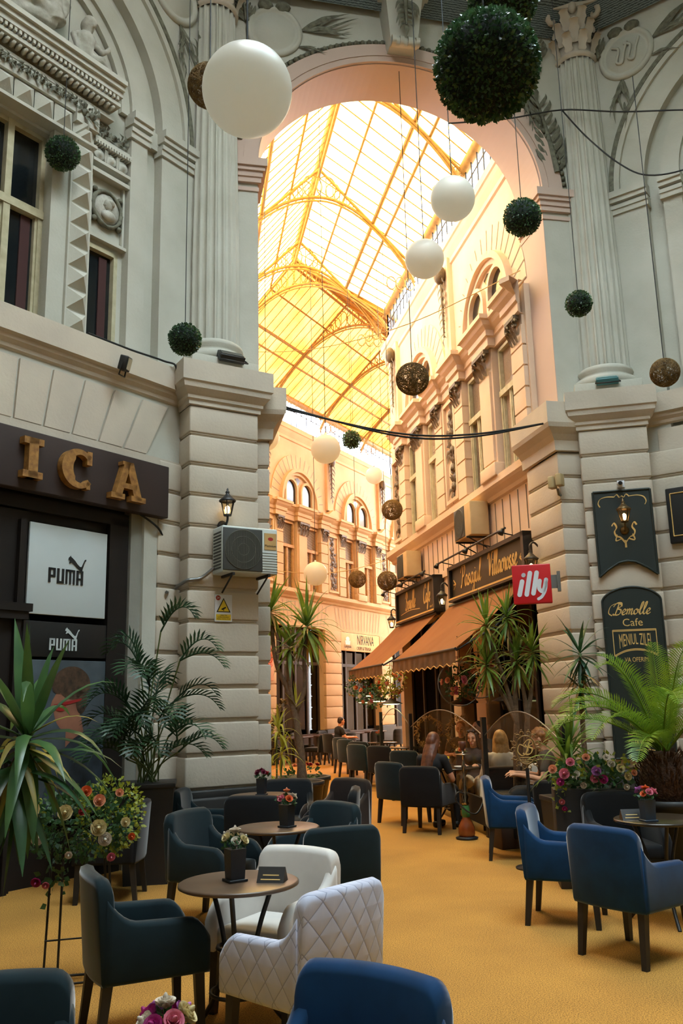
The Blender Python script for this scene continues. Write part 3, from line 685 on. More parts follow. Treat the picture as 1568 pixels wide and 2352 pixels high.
for c in (-.2, 4.0, 8.2):
    for i in range(5): b.box(c - 1.5 + i * .75 - .05, c - 1.5 + i * .75 + .05, .15, .28, 0, 4.1)
    b.box(c - 1.5, c + 1.5, .15, .28, 2.9, 3.0); b.box(c - 1.5, c + 1.5, .14, .3, 0, .7)
struct(b.build('trim_back_shop_front', SHF, None, BW)); struct(MB().box(-1.7, 5.5, .2, .21, .6, 4.1).build('window_back_shop', SGL, None, BW))
# left wall of the passage (behind the left pier)
LF = FR(.1, 12.0, 90.5); struct(MB().box(-.6, 12.6, 0, .5, 0, 10.75).build('wall_passage_left', PLY, None, LF))
E2 = FR(3.1 + .6018 * 14, 28.3 + .7986 * 14, -37); struct(MB().box(-1, 6.5, 0, .4, 0, 10.75).build('wall_passage_end', PLY, None, E2))

# glass roof -------------------------------------------------------
e = V((-.0349, .9994)); nn = V((.9994, .0349)); P0 = V((4.95, 11.85))
ZE, ZR = 11.7, 14.05
def cs(w, s, z): p = P0 - nn * w + e * s; return V((p.x, p.y, z))
KL = V((.1, 24.3, ZE)); KR = V((4.64, 20.75, ZE)); KM = V(((KL.x + KR.x) / 2, (KL.y + KR.y) / 2, ZR)); E3 = V((el.x, el.y, 0))
S0 = dict(L=cs(4.8, -.05, ZE), M=cs(2.2, -.05, ZR), R=cs(0, -.05, ZE)); S1 = dict(L=KL, M=KM, R=KR)
S2 = dict(L=KL + E3 * 15, M=KM + E3 * 15, R=KR + E3 * 15)
GY1 = glass('roof_glass_pale', (212, 182, 124), .03, .1, (198, 162, 92))
GY2 = glass('roof_glass_yellow', (136, 92, 40), .03, .1, (118, 72, 22))
GY3 = glass('roof_glass_shaded', (118, 68, 18), .03, .1, (100, 52, 10))  # right slope past the bend: its shade put into a deeper amber tint
roof = struct(thing('roof_glass', None, None))
def slope(a0, a1, b0, b1, gm, nb, wcol):   # a: eaves start/end, b: ridge start/end
    MB().quad(a0, a1, b1, b0).build('glass_slope', gm, roof)
    b = MB(); dn = V((0, 0, -.03))
    for i in range(nb + 1):
        t = i / nb; b.tube([a0.lerp(a1, t) + dn, b0.lerp(b1, t) + dn], .014, 4, False)
    b.build('glazing_bars', IRONY, roof); b = MB()
    for f, r in ((.3, .035), (.43, .05), (.72, .028)): b.tube([a0.lerp(b0, f) + dn * 2, a1.lerp(b1, f) + dn * 2], r, 5, False)
    b.build('purlins', IRONY, roof)
slope(S0['R'], S1['R'], S0['M'], S1['M'], GY1, 24, 0); slope(S0['L'], S1['L'], S0['M'], S1['M'], GY1, 34, 0)
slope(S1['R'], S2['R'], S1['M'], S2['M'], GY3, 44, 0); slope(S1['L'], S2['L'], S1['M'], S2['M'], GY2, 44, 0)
b = MB()
for q in 'LMR':
    b.tube([S0[q], S1[q], S2[q]], .09 if q == 'M' else .12, 6)
b.tube([S0['M'] - V((0, 0, .25)), S1['M'] - V((0, 0, .25)), S2['M'] - V((0, 0, .25))], .04, 6)
b.build('ridge_and_edge_beams', IRONY, roof)
def truss(L, Mm, Rr):   # lattice truss: straight upper chords, arched lower chord, rings between
    b = MB(); up = V((0, 0, 1))
    for A in (L, Rr):
        for dy in (-.0,):
            top = [A.lerp(Mm, i / 14) - up * .12 for i in range(15)]
            low = [A.lerp(Mm, i / 14) - up * (.12 + .55 * (sin(pi * min(1, (i / 14)) * .5) ** .5 if i else 0) + .0) + up * 0 for i in range(15)]
            low = [V((p.x, p.y, ZE - .5 + (Mm.z - .85 - ZE + .5) * sin(pi * .5 * i / 14) ** .8)) for i, p in enumerate([A.lerp(Mm, i / 14) for i in range(15)])]
            b.tube(top, .035, 5, False); b.tube(low, .04, 5, False); b.tube([p - up * .09 for p in low], .025, 5, False)
            d = (Mm - A); d.z = 0; d.normalize()
            for i in range(1, 14):
                c = (top[i] + low[i]) / 2; h = (top[i] - low[i]).length / 2
                if h > .1:
                    r = min(h, .3); b.tube([c + d * r * cos(2 * pi * k / 14) * .8 + up * r * sin(2 * pi * k / 14) for k in range(15)], .016, 4, False)
                b.tube([top[i], low[i]], .012, 4, False)
            for k in range(3):
                p = A + d * (.12 + .22 * k) - up * .55; b.tube([p + d * .11 * cos(2 * pi * q / 12) + up * .16 * sin(2 * pi * q / 12) for q in range(13)], .016, 4, False)
    b.build('truss', IRONY, roof)
for s in (2.6, 6.3, 9.6): truss(cs(4.75 - .02 * s, s, ZE), cs(2.2, s, ZR), cs(0, s, ZE))
truss(KL, KM, KR)
for t in (3.2, 6.4, 9.6): truss(KL + E3 * t, KM + E3 * t, KR + E3 * t)
# clerestory strips under the roof
CLG = glass('clerestory_glass', (226, 232, 246), .05, .1)
def clere(p, q, n):
    b = MB(); g = MB(); z0, z1 = 10.78, ZE
    for i in range(n + 1):
        a = p.lerp(q, i / n); b.tube([(a.x, a.y, z0), (a.x, a.y, z1)], .018, 4, False)
    b.tube([(p.x, p.y, z0 + .55), (q.x, q.y, z0 + .55)], .015, 4, False); b.tube([(p.x, p.y, z0), (q.x, q.y, z0)], .05, 4, False)
    g.quad((p.x, p.y, z0), (q.x, q.y, z0), (q.x, q.y, z1), (p.x, p.y, z1))
    r = struct(b.build('window_clerestory', IRON)); g.build('pane', CLG, r)
clere(cs(0, 0, 0), KR, 28); clere(KR, S2['R'], 44); clere(cs(4.8, 0, 0), KL, 32); clere(KL, S2['L'], 44)
# ================================================================== LETTERING
SG = {
 'a': ([[(.38, .42), (.2, .46), (.05, .25), (.12, .02), (.28, .08), (.39, .42)], [(.4, .45), (.37, .12), (.44, .01), (.55, .1)]], .5),
 's': ([[(.0, .08), (.1, .0), (.22, .03), (.24, .14), (.15, .24), (.09, .34), (.16, .46), (.29, .42)], [(.2, .02), (.38, .12)]], .38),
 'j': ([[(.15, .45), (.12, 0), (.05, -.4), (-.13, -.45), (-.1, -.25), (.3, .08)], [(.17, .62), (.19, .66)]], .28),
 'u': ([[(.0, .35), (.06, .45), (.05, .1), (.15, .0), (.3, .15), (.37, .45)], [(.37, .45), (.36, .1), (.43, 0), (.52, .1)]], .5),
 'l': ([[(.0, .1), (.2, .6), (.25, .98), (.15, 1.0), (.09, .6), (.1, .1), (.2, .0), (.32, .1)]], .3),
 'i': ([[(.0, .3), (.08, .45), (.06, .1), (.14, 0), (.26, .1)], [(.1, .62), (.12, .66)]], .26),
 'c': ([[(.35, .36), (.25, .46), (.08, .35), (.06, .1), (.2, 0), (.38, .1)]], .38),
 'r': ([[(.0, .1), (.1, .48), (.16, .38), (.28, .42), (.24, .1), (.3, .0), (.4, .1)]], .38),
 'o': ([[(.2, .46), (.05, .3), (.1, .03), (.28, .05), (.36, .28), (.2, .46), (.3, .36), (.45, .38)]], .44),
 'e': ([[(.0, .12), (.25, .25), (.3, .4), (.18, .46), (.07, .25), (.12, .02), (.25, 0), (.4, .12)]], .4),
 'm': ([[(.0, .35), (.07, .45), (.06, 0)], [(.06, .2), (.18, .46), (.26, .4), (.25, 0)], [(.25, .2), (.38, .46), (.46, .4), (.44, .08), (.52, 0), (.6, .1)]], .6),
 'f': ([[(.0, .1), (.2, .5), (.3, .95), (.2, 1.02), (.13, .7), (.1, 0), (.05, -.4), (-.05, -.3), (.1, 0), (.3, .1)]], .3),
 'P': ([[(.3, .95), (.22, .4), (.12, 0), (.0, .05)], [(-.1, .7), (.1, 1.0), (.45, 1.03), (.6, .8), (.45, .52), (.22, .5)]], .62),
 'V': ([[(-.1, .75), (.05, 1.0), (.16, .9), (.2, .4), (.24, 0)], [(.24, 0), (.45, .6), (.65, 1.05), (.8, .95)]], .62),
 'B': ([[(.28, .98), (.2, .4), (.1, 0), (-.08, .08)], [(-.15, .7), (.1, 1.02), (.45, 1.02), (.52, .75), (.25, .55), (.55, .4), (.5, .08), (.25, -.02), (.1, .08)]], .64),
 'C': ([[(.55, .8), (.5, 1.02), (.25, .95), (.05, .5), (.15, .05), (.4, 0), (.58, .15)]], .55), ' ': ([], .4),
}
def ribbon(b, pts, w, m, t=.004, n=6, nib=40, flat=.3):
    P = cat_rom([(p[0], 0, p[1]) for p in pts], n); k = len(P); vs = []
    nb = V((cos(rad(nib)), 0, sin(rad(nib))))
    for i, p in enumerate(P):
        d = (P[min(i + 1, k - 1)] - P[max(i - 1, 0)])
        d = d.normalized() if d.length > 1e-9 else V((1, 0, 0)); pr = V((-d.z, 0, d.x)); h = w * .5 * (flat + (1 - flat) * abs(d.cross(nb).length))
        vs += [m @ (p + pr * h), m @ (p - pr * h), m @ (p + pr * h + V((0, -t, 0))), m @ (p - pr * h + V((0, -t, 0)))]
    fs = []
    for i in range(k - 1):
        a = 4 * i; c = a + 4; fs += [(a + 2, a + 3, c + 3, c + 2), (a, c, c + 1, a + 1), (a, a + 2, c + 2, c), (a + 1, c + 1, c + 3, a + 3)]
    fs += [(0, 1, 3, 2), (4 * k - 4, 4 * k - 2, 4 * k - 1, 4 * k - 3)]
    b.add(vs, fs)
def script_text(b, s, size, m, w=.12, shear=.25, sx=1.):
    W = sum(SG[c][1] for c in s); x = -W / 2
    for c in s:
        for st in SG[c][0]: ribbon(b, [((x + p[0] + p[1] * shear) * size * sx, p[1] * size) for p in st], w * size, m)
        x += SG[c][1]
def bars(b, s, x, z, h, w, t, m, th=.004):   # block capitals made of bars
    D = {'P': [(0, 0, t, 1), (0, .86, 1, 1), (1 - t, .45, 1, 1), (0, .38, 1, .52)], 'U': [(0, 0, t, 1), (1 - t, 0, 1, 1), (0, 0, 1, .15)], 'M': [(0, 0, .2, 1), (.4, 0, .6, 1), (.8, 0, 1, 1), (0, .86, 1, 1)], 'A': [(0, 0, t, 1), (1 - t, 0, 1, 1), (0, .86, 1, 1), (0, .34, 1, .48)]}
    for c in s:
        ww = w * (1.35 if c == 'M' else 1)
        for (a, z0, c2, z1) in D[c]: b.box(x + a * ww, x + c2 * ww, -th, 0, z + z0 * h, z + z1 * h, m)
        x += ww + w * .22
CATP = [(.03, .92), (.0, .80), (.06, .83), (.10, .76), (.04, .68), (.1, .66), (.2, .72), (.3, .66), (.42, .58), (.55, .48), (.63, .44), (.70, .38), (.74, .25), (.80, .05), (.84, .0), (.85, .1), (.80, .28), (.80, .46), (.86, .62), (.92, .80), (1.0, .86), (1.0, .92), (.93, .9), (.85, .76), (.76, .58), (.66, .57), (.5, .68), (.38, .80), (.24, .90), (.15, .95), (.12, 1.0), (.08, .95)]
def cat_logo(b, cx, cz, s, m):   # cat leaping over the block letters
    bars(b, 'PUMA', cx - .5 * s, cz, .34 * s, .19 * s, .33, m)
    b.prism([(cx + (.02 + p[0] * .5) * s, cz + (.12 + p[1] * .55) * s) for p in CATP], -.005, 0, m)

# ================================================================== SHOP FRONT ON THE LEFT WALL
BLK = mat('black_panel', (30, 30, 31), .35)
POST = mat('pale_poster', (196, 204, 206), .45, (188, 198, 198), 2, .8)
t = thing('shop_sign', 'long brown board with gilded letters I C A over the shop window', 'sign', m=LW)
MB().bbox(-4.9, -.8, -.16, -.04, 3.87, 4.5, .012).build('board', BROWN, t)
def letter(pts_list, nm='letter'):
    b = MB()
    for p in pts_list: b.prism(p, -.25, -.165)
    return b.build(nm, GOLDW, t)
def rect(x0, x1, z0, z1): return [(x0, z0), (x1, z0), (x1, z1), (x0, z1)]
x = -2.71; letter([rect(x - .055, x + .055, 3.98, 4.40), rect(x - .115, x + .115, 3.98, 4.05), rect(x - .115, x + .115, 4.33, 4.40)])
x = -2.155; A_ = [20, 340]
out = arc(x, 4.18, .215, 48, 312, 22); inn_ = arc(x + .035, 4.18, .135, 318, 42, 22)[::1]
c_ = MB(); n_ = 24
for i in range(n_):
    a0, a1 = rad(42 + 276 * i / n_), rad(42 + 276 * (i + 1) / n_)
    th = lambda a: .105 if abs(a - pi) < .9 else .075
    P = [(x + .215 * cos(a0), 4.19 + .215 * sin(a0)), (x + .215 * cos(a1), 4.19 + .215 * sin(a1)), (x + .02 + (.2 - th(a1)) * cos(a1), 4.19 + (.215 - th(a1) * .8) * sin(a1)), (x + .02 + (.2 - th(a0)) * cos(a0), 4.19 + (.215 - th(a0) * .8) * sin(a0))]
    c_.prism(P, -.25, -.165)
c_.prism(rect(x + .1, x + .165, 4.25, 4.40), -.25, -.165); c_.prism(rect(x + .1, x + .15, 3.98, 4.06), -.25, -.165); c_.build('letter', GOLDW, t)
x = -1.48; letter([[(x - .19, 3.98), (x - .1, 3.98), (x + .03, 4.40), (x - .06, 4.40)], [(x + .09, 3.98), (x + .2, 3.98), (x + .06, 4.40), (x - .05, 4.40)], rect(x - .11, x + .12, 4.09, 4.15), rect(x - .24, x - .05, 3.96, 4.02), rect(x + .04, x + .25, 3.96, 4.02), rect(x - .09, x + .06, 4.36, 4.40)])
struct(MB().box(-4.9, -1.24, .1, .16, 3.6, 4.0).box(-4.9, -1.24, .02, .1, 3.72, 3.86).box(-1.5, -1.24, .02, .2, 0, 3.8).box(-4.9, -1.24, .12, .2, 0, .55).box(-3.0, -2.54, .04, .2, 0, 3.7).box(-2.96, -2.9, -.02, .2, 0, 3.6).box(-2.66, -2.6, -.02, .2, 0, 3.6).box(-3.05, -2.5, -.06, .2, 2.66, 2.74).box(-3.02, -2.53, -.04, .2, 2.58, 2.66).build('door_frame_shop', WOODD, None, LW))
t = thing('window_poster', 'square pale poster with black cat logo above the dark band', 'poster', m=LW)
MB().bbox(-2.52, -1.53, .03, .06, 2.65, 3.6, .005).build('sheet', POST, t); b = MB(); cat_logo(b, -2.05, 2.99, .46, T(0, .026, 0)); b.build('logo', BLK, t)
t = thing('window_poster', 'pale poster strip cut off beside the dark shop pilaster', 'poster', m=LW)
MB().bbox(-4.0, -3.02, .03, .06, 2.65, 3.62, .005).build('sheet', POST, t)
t = thing('window_band', 'black band with white cat logo between the two posters', 'sign', m=LW)
MB().bbox(-2.54, -1.5, .03, .07, 2.22, 2.58, .005).build('panel', BLK, t); b = MB(); cat_logo(b, -2.05, 2.29, .36, T(0, .026, 0)); b.build('logo', POST, t)
t = thing('window_poster', 'large photo poster of a curly haired man in sunglasses behind the palms', 'poster', m=LW)
PB = mat('poster_grey', (84, 96, 104), .4, (44, 52, 58), 3, .6); SKN = mat('poster_skin', (168, 116, 92), .5, (120, 76, 60), 4, .6); HRD = mat('poster_hair', (34, 27, 24), .5, (96, 72, 54), 18, .5); JKT = mat('poster_jacket', (70, 84, 100), .5, (28, 34, 40), 6, .6); RED = mat('poster_red', (150, 34, 34), .5)
MB().bbox(-2.52, -1.48, .03, .06, .62, 2.19, .005).build('sheet', PB, t)
b = MB(); y = .028
def disc(b, cx, cz, rx, rz, y, n=24): b.add([(cx + rx * cos(2 * pi * i / n), y, cz + rz * sin(2 * pi * i / n)) for i in range(n)], [list(range(n))])
disc(b, -1.97, 1.72, .17, .25, y); b.prism([(-1.98, 1.5), (-1.8, 1.62), (-1.72, 1.3), (-1.98, 1.2)], y - .001, y); b.prism([(-2.16, 1.78), (-2.12, 1.84), (-2.1, 1.66), (-2.19, 1.68)], y - .001, y); b.build('face', SKN, t)
b = MB()
for i in range(26): a = rad(-10 + 200 * i / 25); disc(b, -1.93 + .17 * cos(a), 1.93 + .14 * sin(a), .07, .06, y - .002 - i * .00005, 10)
disc(b, -1.92, 1.93, .17, .14, y - .002); disc(b, -1.8, 1.78, .07, .14, y - .002); b.build('hair', HRD, t)
b = MB(); b.prism([(-2.3, .64), (-2.1, 1.2), (-1.9, 1.38), (-1.68, 1.5), (-1.5, 1.3), (-1.5, .64)], y - .0035, y - .003); b.build('jacket', JKT, t)
b = MB(); b.prism([(-2.14, 1.74), (-1.8, 1.8), (-1.8, 1.775), (-2.14, 1.7)], y - .005, y - .0045); disc(b, -2.06, 1.71, .07, .04, y - .005); b.build('glasses', RED, t)

# ================================================================== THINGS ON THE PIERS
LITB = mat('lamp_bulb', (255, 232, 190), .5, emit=(255, 226, 176), estr=9)
LGL = glass('lantern_glass', (250, 236, 210), .12, .1)
def lantern(name, label, m, s=1., arm='up', group=None, bm=IRON):
    t = thing(name, label, 'lamp', m=m, group=group)
    MB().lathe([(.06, 0), (.06, .015), (.03, .03), (0, .035)], 16, RX(90)).tube(cat_rom([(0, -.02, 0), (0, -.1, -.02), (0, -.16, .04), (0, -.16, .1)] if arm == 'up' else [(0, -.02, .42), (0, -.1, .5), (0, -.16, .46), (0, -.16, .38)], 5), .014, 7).build('bracket', bm, t)
    k = MB()
    for i in range(6):
        a = 2 * pi * i / 6; k.tube([(.045 * cos(a), -.16 + .045 * sin(a), .1), (.085 * cos(a), -.16 + .085 * sin(a), .27)], .007, 5)
    k.lathe([(0, .085), (.05, .09), (.055, .1), (.045, .11)], 6, T(0, -.16, 0)); k.lathe([(.1, .265), (.105, .28), (.07, .31), (.05, .33), (.03, .35), (.02, .37), (.028, .385), (.012, .4), (.012, .42), (0, .44)], 12, T(0, -.16, 0)); cg = k.build('cage', bm, t)
    MB().lathe([(.043, .11), (.08, .265)], 6, T(0, -.16, 0), False).build('glass', LGL, cg)
    MB().lathe([(0, .12), (.02, .13), (.03, .17), (.026, .2), (0, .22)], 12, T(0, -.16, 0)).build('bulb', LITB, cg)
    for c in t.children: c.scale = (s, s, s)
    return t
lantern('wall_lantern', 'lit black lantern on the pale pier above the air conditioner', LP @ T(-.02, 0, 3.82), 1.0)
AL = mat('ac_white', (206, 212, 208), .5, (190, 196, 190), 3, .8); ALY = mat('ac_cream', (206, 178, 130), .55, (180, 150, 104), 4, .7); GRL = mat('ac_grille', (84, 82, 70), .5); GRD = mat('ac_dark', (58, 58, 54), .6)
LABL = mat('label_gold', (190, 152, 96), .5); LRED = mat('label_red', (160, 40, 36), .5)
def ac_unit(label, m, body=AL, W=.72, H=.56, D=.3, side=False):
    t = thing('air_conditioner', label, 'air conditioner', m=m)
    cs_ = MB().bbox(-W / 2, W / 2, -D, 0, 0, H, .02).build('casing', body, t)
    g = MB(); cx = -W * .14; r = H * .42
    g.bbox(cx - r * 1.08, cx + r * 1.08, -D - .012, -D + .01, H / 2 - r * 1.08, H / 2 + r * 1.08, .02); gp = g.build('grille_plate', GRD, t)
    g = MB()
    for i in range(40):
        x = cx - r + 2 * r * (i + .5) / 40; h = sqrt(max(0, r * r - (x - cx) ** 2)); g.box(x - .002, x + .002, -D - .02, -D - .012, H / 2 - h, H / 2 + h)
    for q in (r, r * .66, r * .3): g.tube([(cx + q * cos(a), -D - .016, H / 2 + q * sin(a)) for a in [2 * pi * i / 32 for i in range(33)]], .004, 5)
    g.build('fan_guard', GRL, gp)
    v = MB()
    for i in range(12): v.box(-W / 2 - .004, -W / 2 + .01, -D + .04, -.04, .05 + i * (H - .1) / 12, .05 + (i + .55) * (H - .1) / 12)
    v.build('side_vent', GRD, cs_)
    for x in (-W * .32, W * .32):
        MB().box(x - .015, x + .015, -D - .03, .0, -.03, 0).tube([(x, -D, -.015), (x, 0, -.2)], .012, 6).build('bracket', IRON, t)
    return t
t = ac_unit('white air conditioner with gold label on the pale left pier', LP @ T(.2, -.04, 3.2))
lb_ = MB().box(.18, .34, -.308, -.3, .3, .5).build('label', LABL, t); b = MB(); b.text('Platinium', .042, T(.26, -.309, .345), .001); b.build('label_lettering', DARK, lb_)
b = MB(); disc(b, .26, .43, .035, .022, -.3095); b.build('label_emblem', LRED, lb_)
for sx_ in (1,): 
    b = MB()
    for i in range(8): b.box(.14, .355, -.303, -.3, .03 + i * .032, .036 + i * .032)
    b.build('louvre_line', GRL, t)
# warning sign
YEL = mat('sign_yellow', (226, 190, 40), .5); SGW = mat('sign_white', (214, 216, 220), .5)
t = thing('warning_sign', 'small white and yellow camera warning sign under the air conditioner', 'sign', m=LP)
MB().box(-.11, .11, -.012, 0, 2.66, 2.98).build('plate', SGW, t); b = MB(); b.prism([(-.09, 2.77), (.09, 2.77), (0, 2.94)], -.014, -.012); b.build('triangle_border', DARK, t)
b = MB(); b.prism([(-.072, 2.78), (.072, 2.78), (0, 2.92)], -.016, -.014); b.box(-.095, .095, -.014, -.012, 2.675, 2.745); b.build('yellow_field', YEL, t)
b = MB(); b.prism([(-.03, 2.81), (.025, 2.835), (.03, 2.82), (-.02, 2.795)], -.018, -.016); b.box(-.004, .004, -.018, -.016, 2.785, 2.81)
for i, s_ in enumerate(('OBIECTIV', 'SUPRAVEGHEAT', 'VIDEO NON STOP')): b.text(s_, .021, T(0, -.015, 2.733 - i * .022), .0005)
b.build('lettering', DARK, t); b = MB(); disc(b, -.07, 2.94, .03, .03, -.0135); b.build('red_disc', LRED, t); b = MB(); b.text('24', .032, T(-.07, -.0145, 2.94), .0005); b.build('number', SGW, t)
# floodlights
def flood(label, m, W=.34, H=.16, fm=None):
    t = thing('floodlight', label, 'lamp', m=m)
    MB().bbox(-W / 2, W / 2, -.1, 0, 0, H, .015).build('housing', fm or IRON, t); MB().box(-W / 2 + .02, W / 2 - .02, -.106, -.1, .02, H - .02).build('lens', GLZ if fm is None else fm, t)
    MB().tube([(-W / 2, -.05, H / 2), (-W / 2 - .02, -.05, -.06), (W / 2 + .02, -.05, -.06), (W / 2, -.05, H / 2)], .01, 5).build('stirrup', IRON, t); return t
flood('black floodlight lying on the capital of the pale left pier', LP @ T(.08, -.05, 5.92) @ RX(-50))
TEAL = mat('floodlight_teal', (58, 112, 116), .3)
flood('teal glass floodlight on the capital of the right pier', RP @ T(.02, -.05, 5.92) @ RX(-60), .3, .13, TEAL)
t = flood('small square floodlight on the ledge under the left windows', LW @ T(-1.6, -.16, 5.5) @ RX(20) @ RZ(35), .17, .17); t.children[1].data.materials[0] = mat('floodlight_reflector', (206, 196, 170), .25, metal=.6)
t = thing('security_camera', 'small white camera on the right pier above the lantern board', 'camera', m=RP @ T(.07, 0, 4.5))
MB().bbox(-.05, .05, -.02, 0, -.05, .05, .01).build('base', SGW, t); MB().tube([(0, -.02, 0), (0, -.06, 0)], .02, 8).lathe([(.035, 0), (.035, .14), (0, .14)], 14, T(-.02, -.05, .0) @ RX(100) @ RZ(20)).build('body', SGW, t); MB().lathe([(.028, 0), (0, .002)], 14, T(-.02, -.195, -.025) @ RX(100)).build('lens', BLK, t)
t = thing('motion_sensor', 'beige twin sensor box on the corner of the arch pier', 'sensor', m=AW @ T(1.98, -.14, 4.5) @ RZ(-50))
MB().bbox(-.1, -.01, -.12, 0, 0, .17, .015).bbox(.01, .1, -.12, 0, .02, .19, .015).build('housing', mat('beige_plastic', (170, 150, 108), .5), t); MB().tube([(0, -.03, 0), (0, 0, -.08), (0, .06, -.08)], .02, 7).build('bracket', STEEL, t)

# boards on the right pier
t = thing('lantern_board', 'dark green board with notched foot behind the right lantern', 'sign', m=RP)
pts = [(-.31, 3.24), (-.2, 3.33), (-.05, 3.42), (.06, 3.44), (.17, 3.42), (.32, 3.33), (.43, 3.24), (.43, 4.4), (-.31, 4.4)]
MB().prism(pts, -.05, -.0).build('panel', GREEN, t)
b = MB(); k = len(pts)
for i in range(k): b.tube([(pts[i][0], -.05, pts[i][1]), (pts[(i + 1) % k][0], -.05, pts[(i + 1) % k][1])], .016, 6)
b.build('border_moulding', GREEN, t)
b = MB()
I_ = T(0, -.05, 0)
for sg in (-1, 1):
    ribbon(b, [(.06 + sg * .29, 4.19), (.06 + sg * .31, 4.24), (.06 + sg * .28, 4.3), (.06 + sg * .2, 4.325), (.06 + sg * .1, 4.32)], .016, I_)
    ribbon(b, [(.06 + sg * .1, 4.315), (.06 + sg * .06, 4.35), (.06 + sg * .03, 4.31), (.06, 4.33)], .016, I_)
    if sg < 0: b2 = MB()
    ribbon(b2, [(.06 + sg * .0, 3.68), (.06 + sg * .06, 3.76), (.06 + sg * .11, 3.78), (.06 + sg * .13, 3.84), (.06 + sg * .1, 3.9), (.06 + sg * .13, 3.96), (.06 + sg * .16, 3.92)], .024, I_)
    ribbon(b2, [(.06 + sg * .05, 3.74), (.06 + sg * .12, 3.72), (.06 + sg * .1, 3.8)], .02, I_)
ribbon(b2, [(.06, 3.62), (.06, 3.72)], .03, I_); b.build('gold_scroll', GOLD, t); b2.build('gold_ornament', GOLD, t)
lantern('wall_lantern', 'lit brass lantern on the dark green notched board', RP @ T(.06, -.05, 3.85), .95, bm=mat('brass', (104, 82, 50), .4, metal=.7))
t = thing('menu_board', 'tall dark green cafe menu board on the right pier', 'sign', m=RP)
pts = [(-.31, .9), (.43, .9), (.43, 2.92)] + [(.06 + .37 * cos(rad(a)), 2.92 + .17 * max(0, sin(rad(a))) ** 1.3) for a in range(15, 170, 12)] + [(-.31, 2.92)]
MB().prism(pts, -.05, 0).build('panel', GREEN, t); b = MB(); k = len(pts)
for i in range(k): b.tube([(pts[i][0], -.05, pts[i][1]), (pts[(i + 1) % k][0], -.05, pts[(i + 1) % k][1])], .014, 6)
b.build('border_moulding', GREEN, t)
b = MB(); script_text(b, 'Bemolle', .15, T(.05, -.05, 2.73), .15, .3, 1.0); ribbon(b, [(-.2, 2.72), (-.24, 2.76), (-.2, 2.85), (-.1, 2.88), (-.06, 2.84)], .014, I_)
b.text('Cafe', .14, T(.05, -.051, 2.62), .002); b.build('title_lettering', GOLD, t); b = MB()
def arcw(p): return (p.x, p.y, p.z * (1 - .0) - (0 if p.z > 0 else .0))
b.text('MENIUL ZILEI', .2, T(.06, -.051, 2.4), .002, .34, warp=lambda p: (p.x, p.y, (p.z - .08) * (1.55 - .55 * (1 - (p.x / .24) ** 2)) + .08))
for z, bend in ((2.53, 0), (2.515, 0)): ribbon(b, [(-.21, z), (.06, z), (.33, z)], .01, I_, nib=90)
for x in (-.21, .33): ribbon(b, [(x, 2.2), (x, 2.53)], .01, I_, nib=0)
for dz in (0, -.015): ribbon(b, [(-.21, 2.2 + dz), (-.08, 2.26 + dz), (.06, 2.28 + dz), (.2, 2.26 + dz), (.33, 2.2 + dz)], .01, I_, nib=90)
b.build('heading_lettering', GOLD, t); b = MB(); b.text('VA OFERIM', .085, T(.06, -.051, 2.14), .001, .7); b.build('offer_lettering', GOLD, t); b = MB(); b.text('PROGRAM', .07, T(0.0, -.051, 1.32), .001, .6); b.text('PASAJUL VILLACROSSE', .07, T(.06, -.051, 1.21), .001, .55); b.text('CALEA VICTORIEI', .07, T(.03, -.051, 1.1), .001, .6)
ribbon(b, [(-.06, 1.0), (.02, 1.01), (.06, .98), (.1, 1.01), (.18, 1.0)], .014, I_)
b.build('lettering', GOLD, t)
t = thing('framed_board', 'black framed board with gold edge cut off beside the right pier', 'sign', m=RW)
MB().bbox(.74, 1.5, -.14, -.06, 3.66, 4.42, .02).build('panel', BLK, t); b = MB()
for q in ((.8, 3.76, .8, 4.34), (.8, 4.34, 1.45, 4.34), (.8, 3.76, 1.45, 3.76)): b.tube([(q[0], -.142, q[1]), (q[2], -.142, q[3])], .008, 5)
b.build('gold_line', GOLD, t)
# red blade sign
t = thing('blade_sign', 'red square blade sign with white lettering on the arch pier', 'sign', m=T(3.92, 10.06, 2.8) @ RZ(-21))
RDS = mat('sign_red', (204, 28, 34), .35, (188, 22, 30), 3, .6)
MB().bbox(-.23, .23, -.035, .035, 0, .48, .012).build('panel', RDS, t)
b = MB(); m_ = T(-.19, -.036, .085)
def fat(pts, w=.055):
    ribbon(b, pts, w, m_, .003, 5, 0, 1.)
    for p in (pts[0], pts[-1]): b.add([m_ @ V((p[0] + w / 2 * cos(a), -.0034, p[1] + w / 2 * sin(a))) for a in [2 * pi * i / 12 for i in range(12)]], [list(range(12))])
fat([(.035, .03), (.06, .13), (.075, .19)]); fat([(.095, .265), (.098, .27)], .05); fat([(.12, .03), (.145, .15), (.175, .29)]); fat([(.2, .04), (.225, .15), (.255, .29)])
fat([(.285, .19), (.272, .1), (.305, .06), (.335, .1), (.36, .2)], .048); fat([(.36, .19), (.345, .08), (.3, .0), (.255, -.03)], .036); b.build('lettering', SGW, t)
MB().box(.23, .33, -.02, .02, .18, .34).box(.3, .34, -.05, .05, .14, .38).build('bracket', STEEL, t)

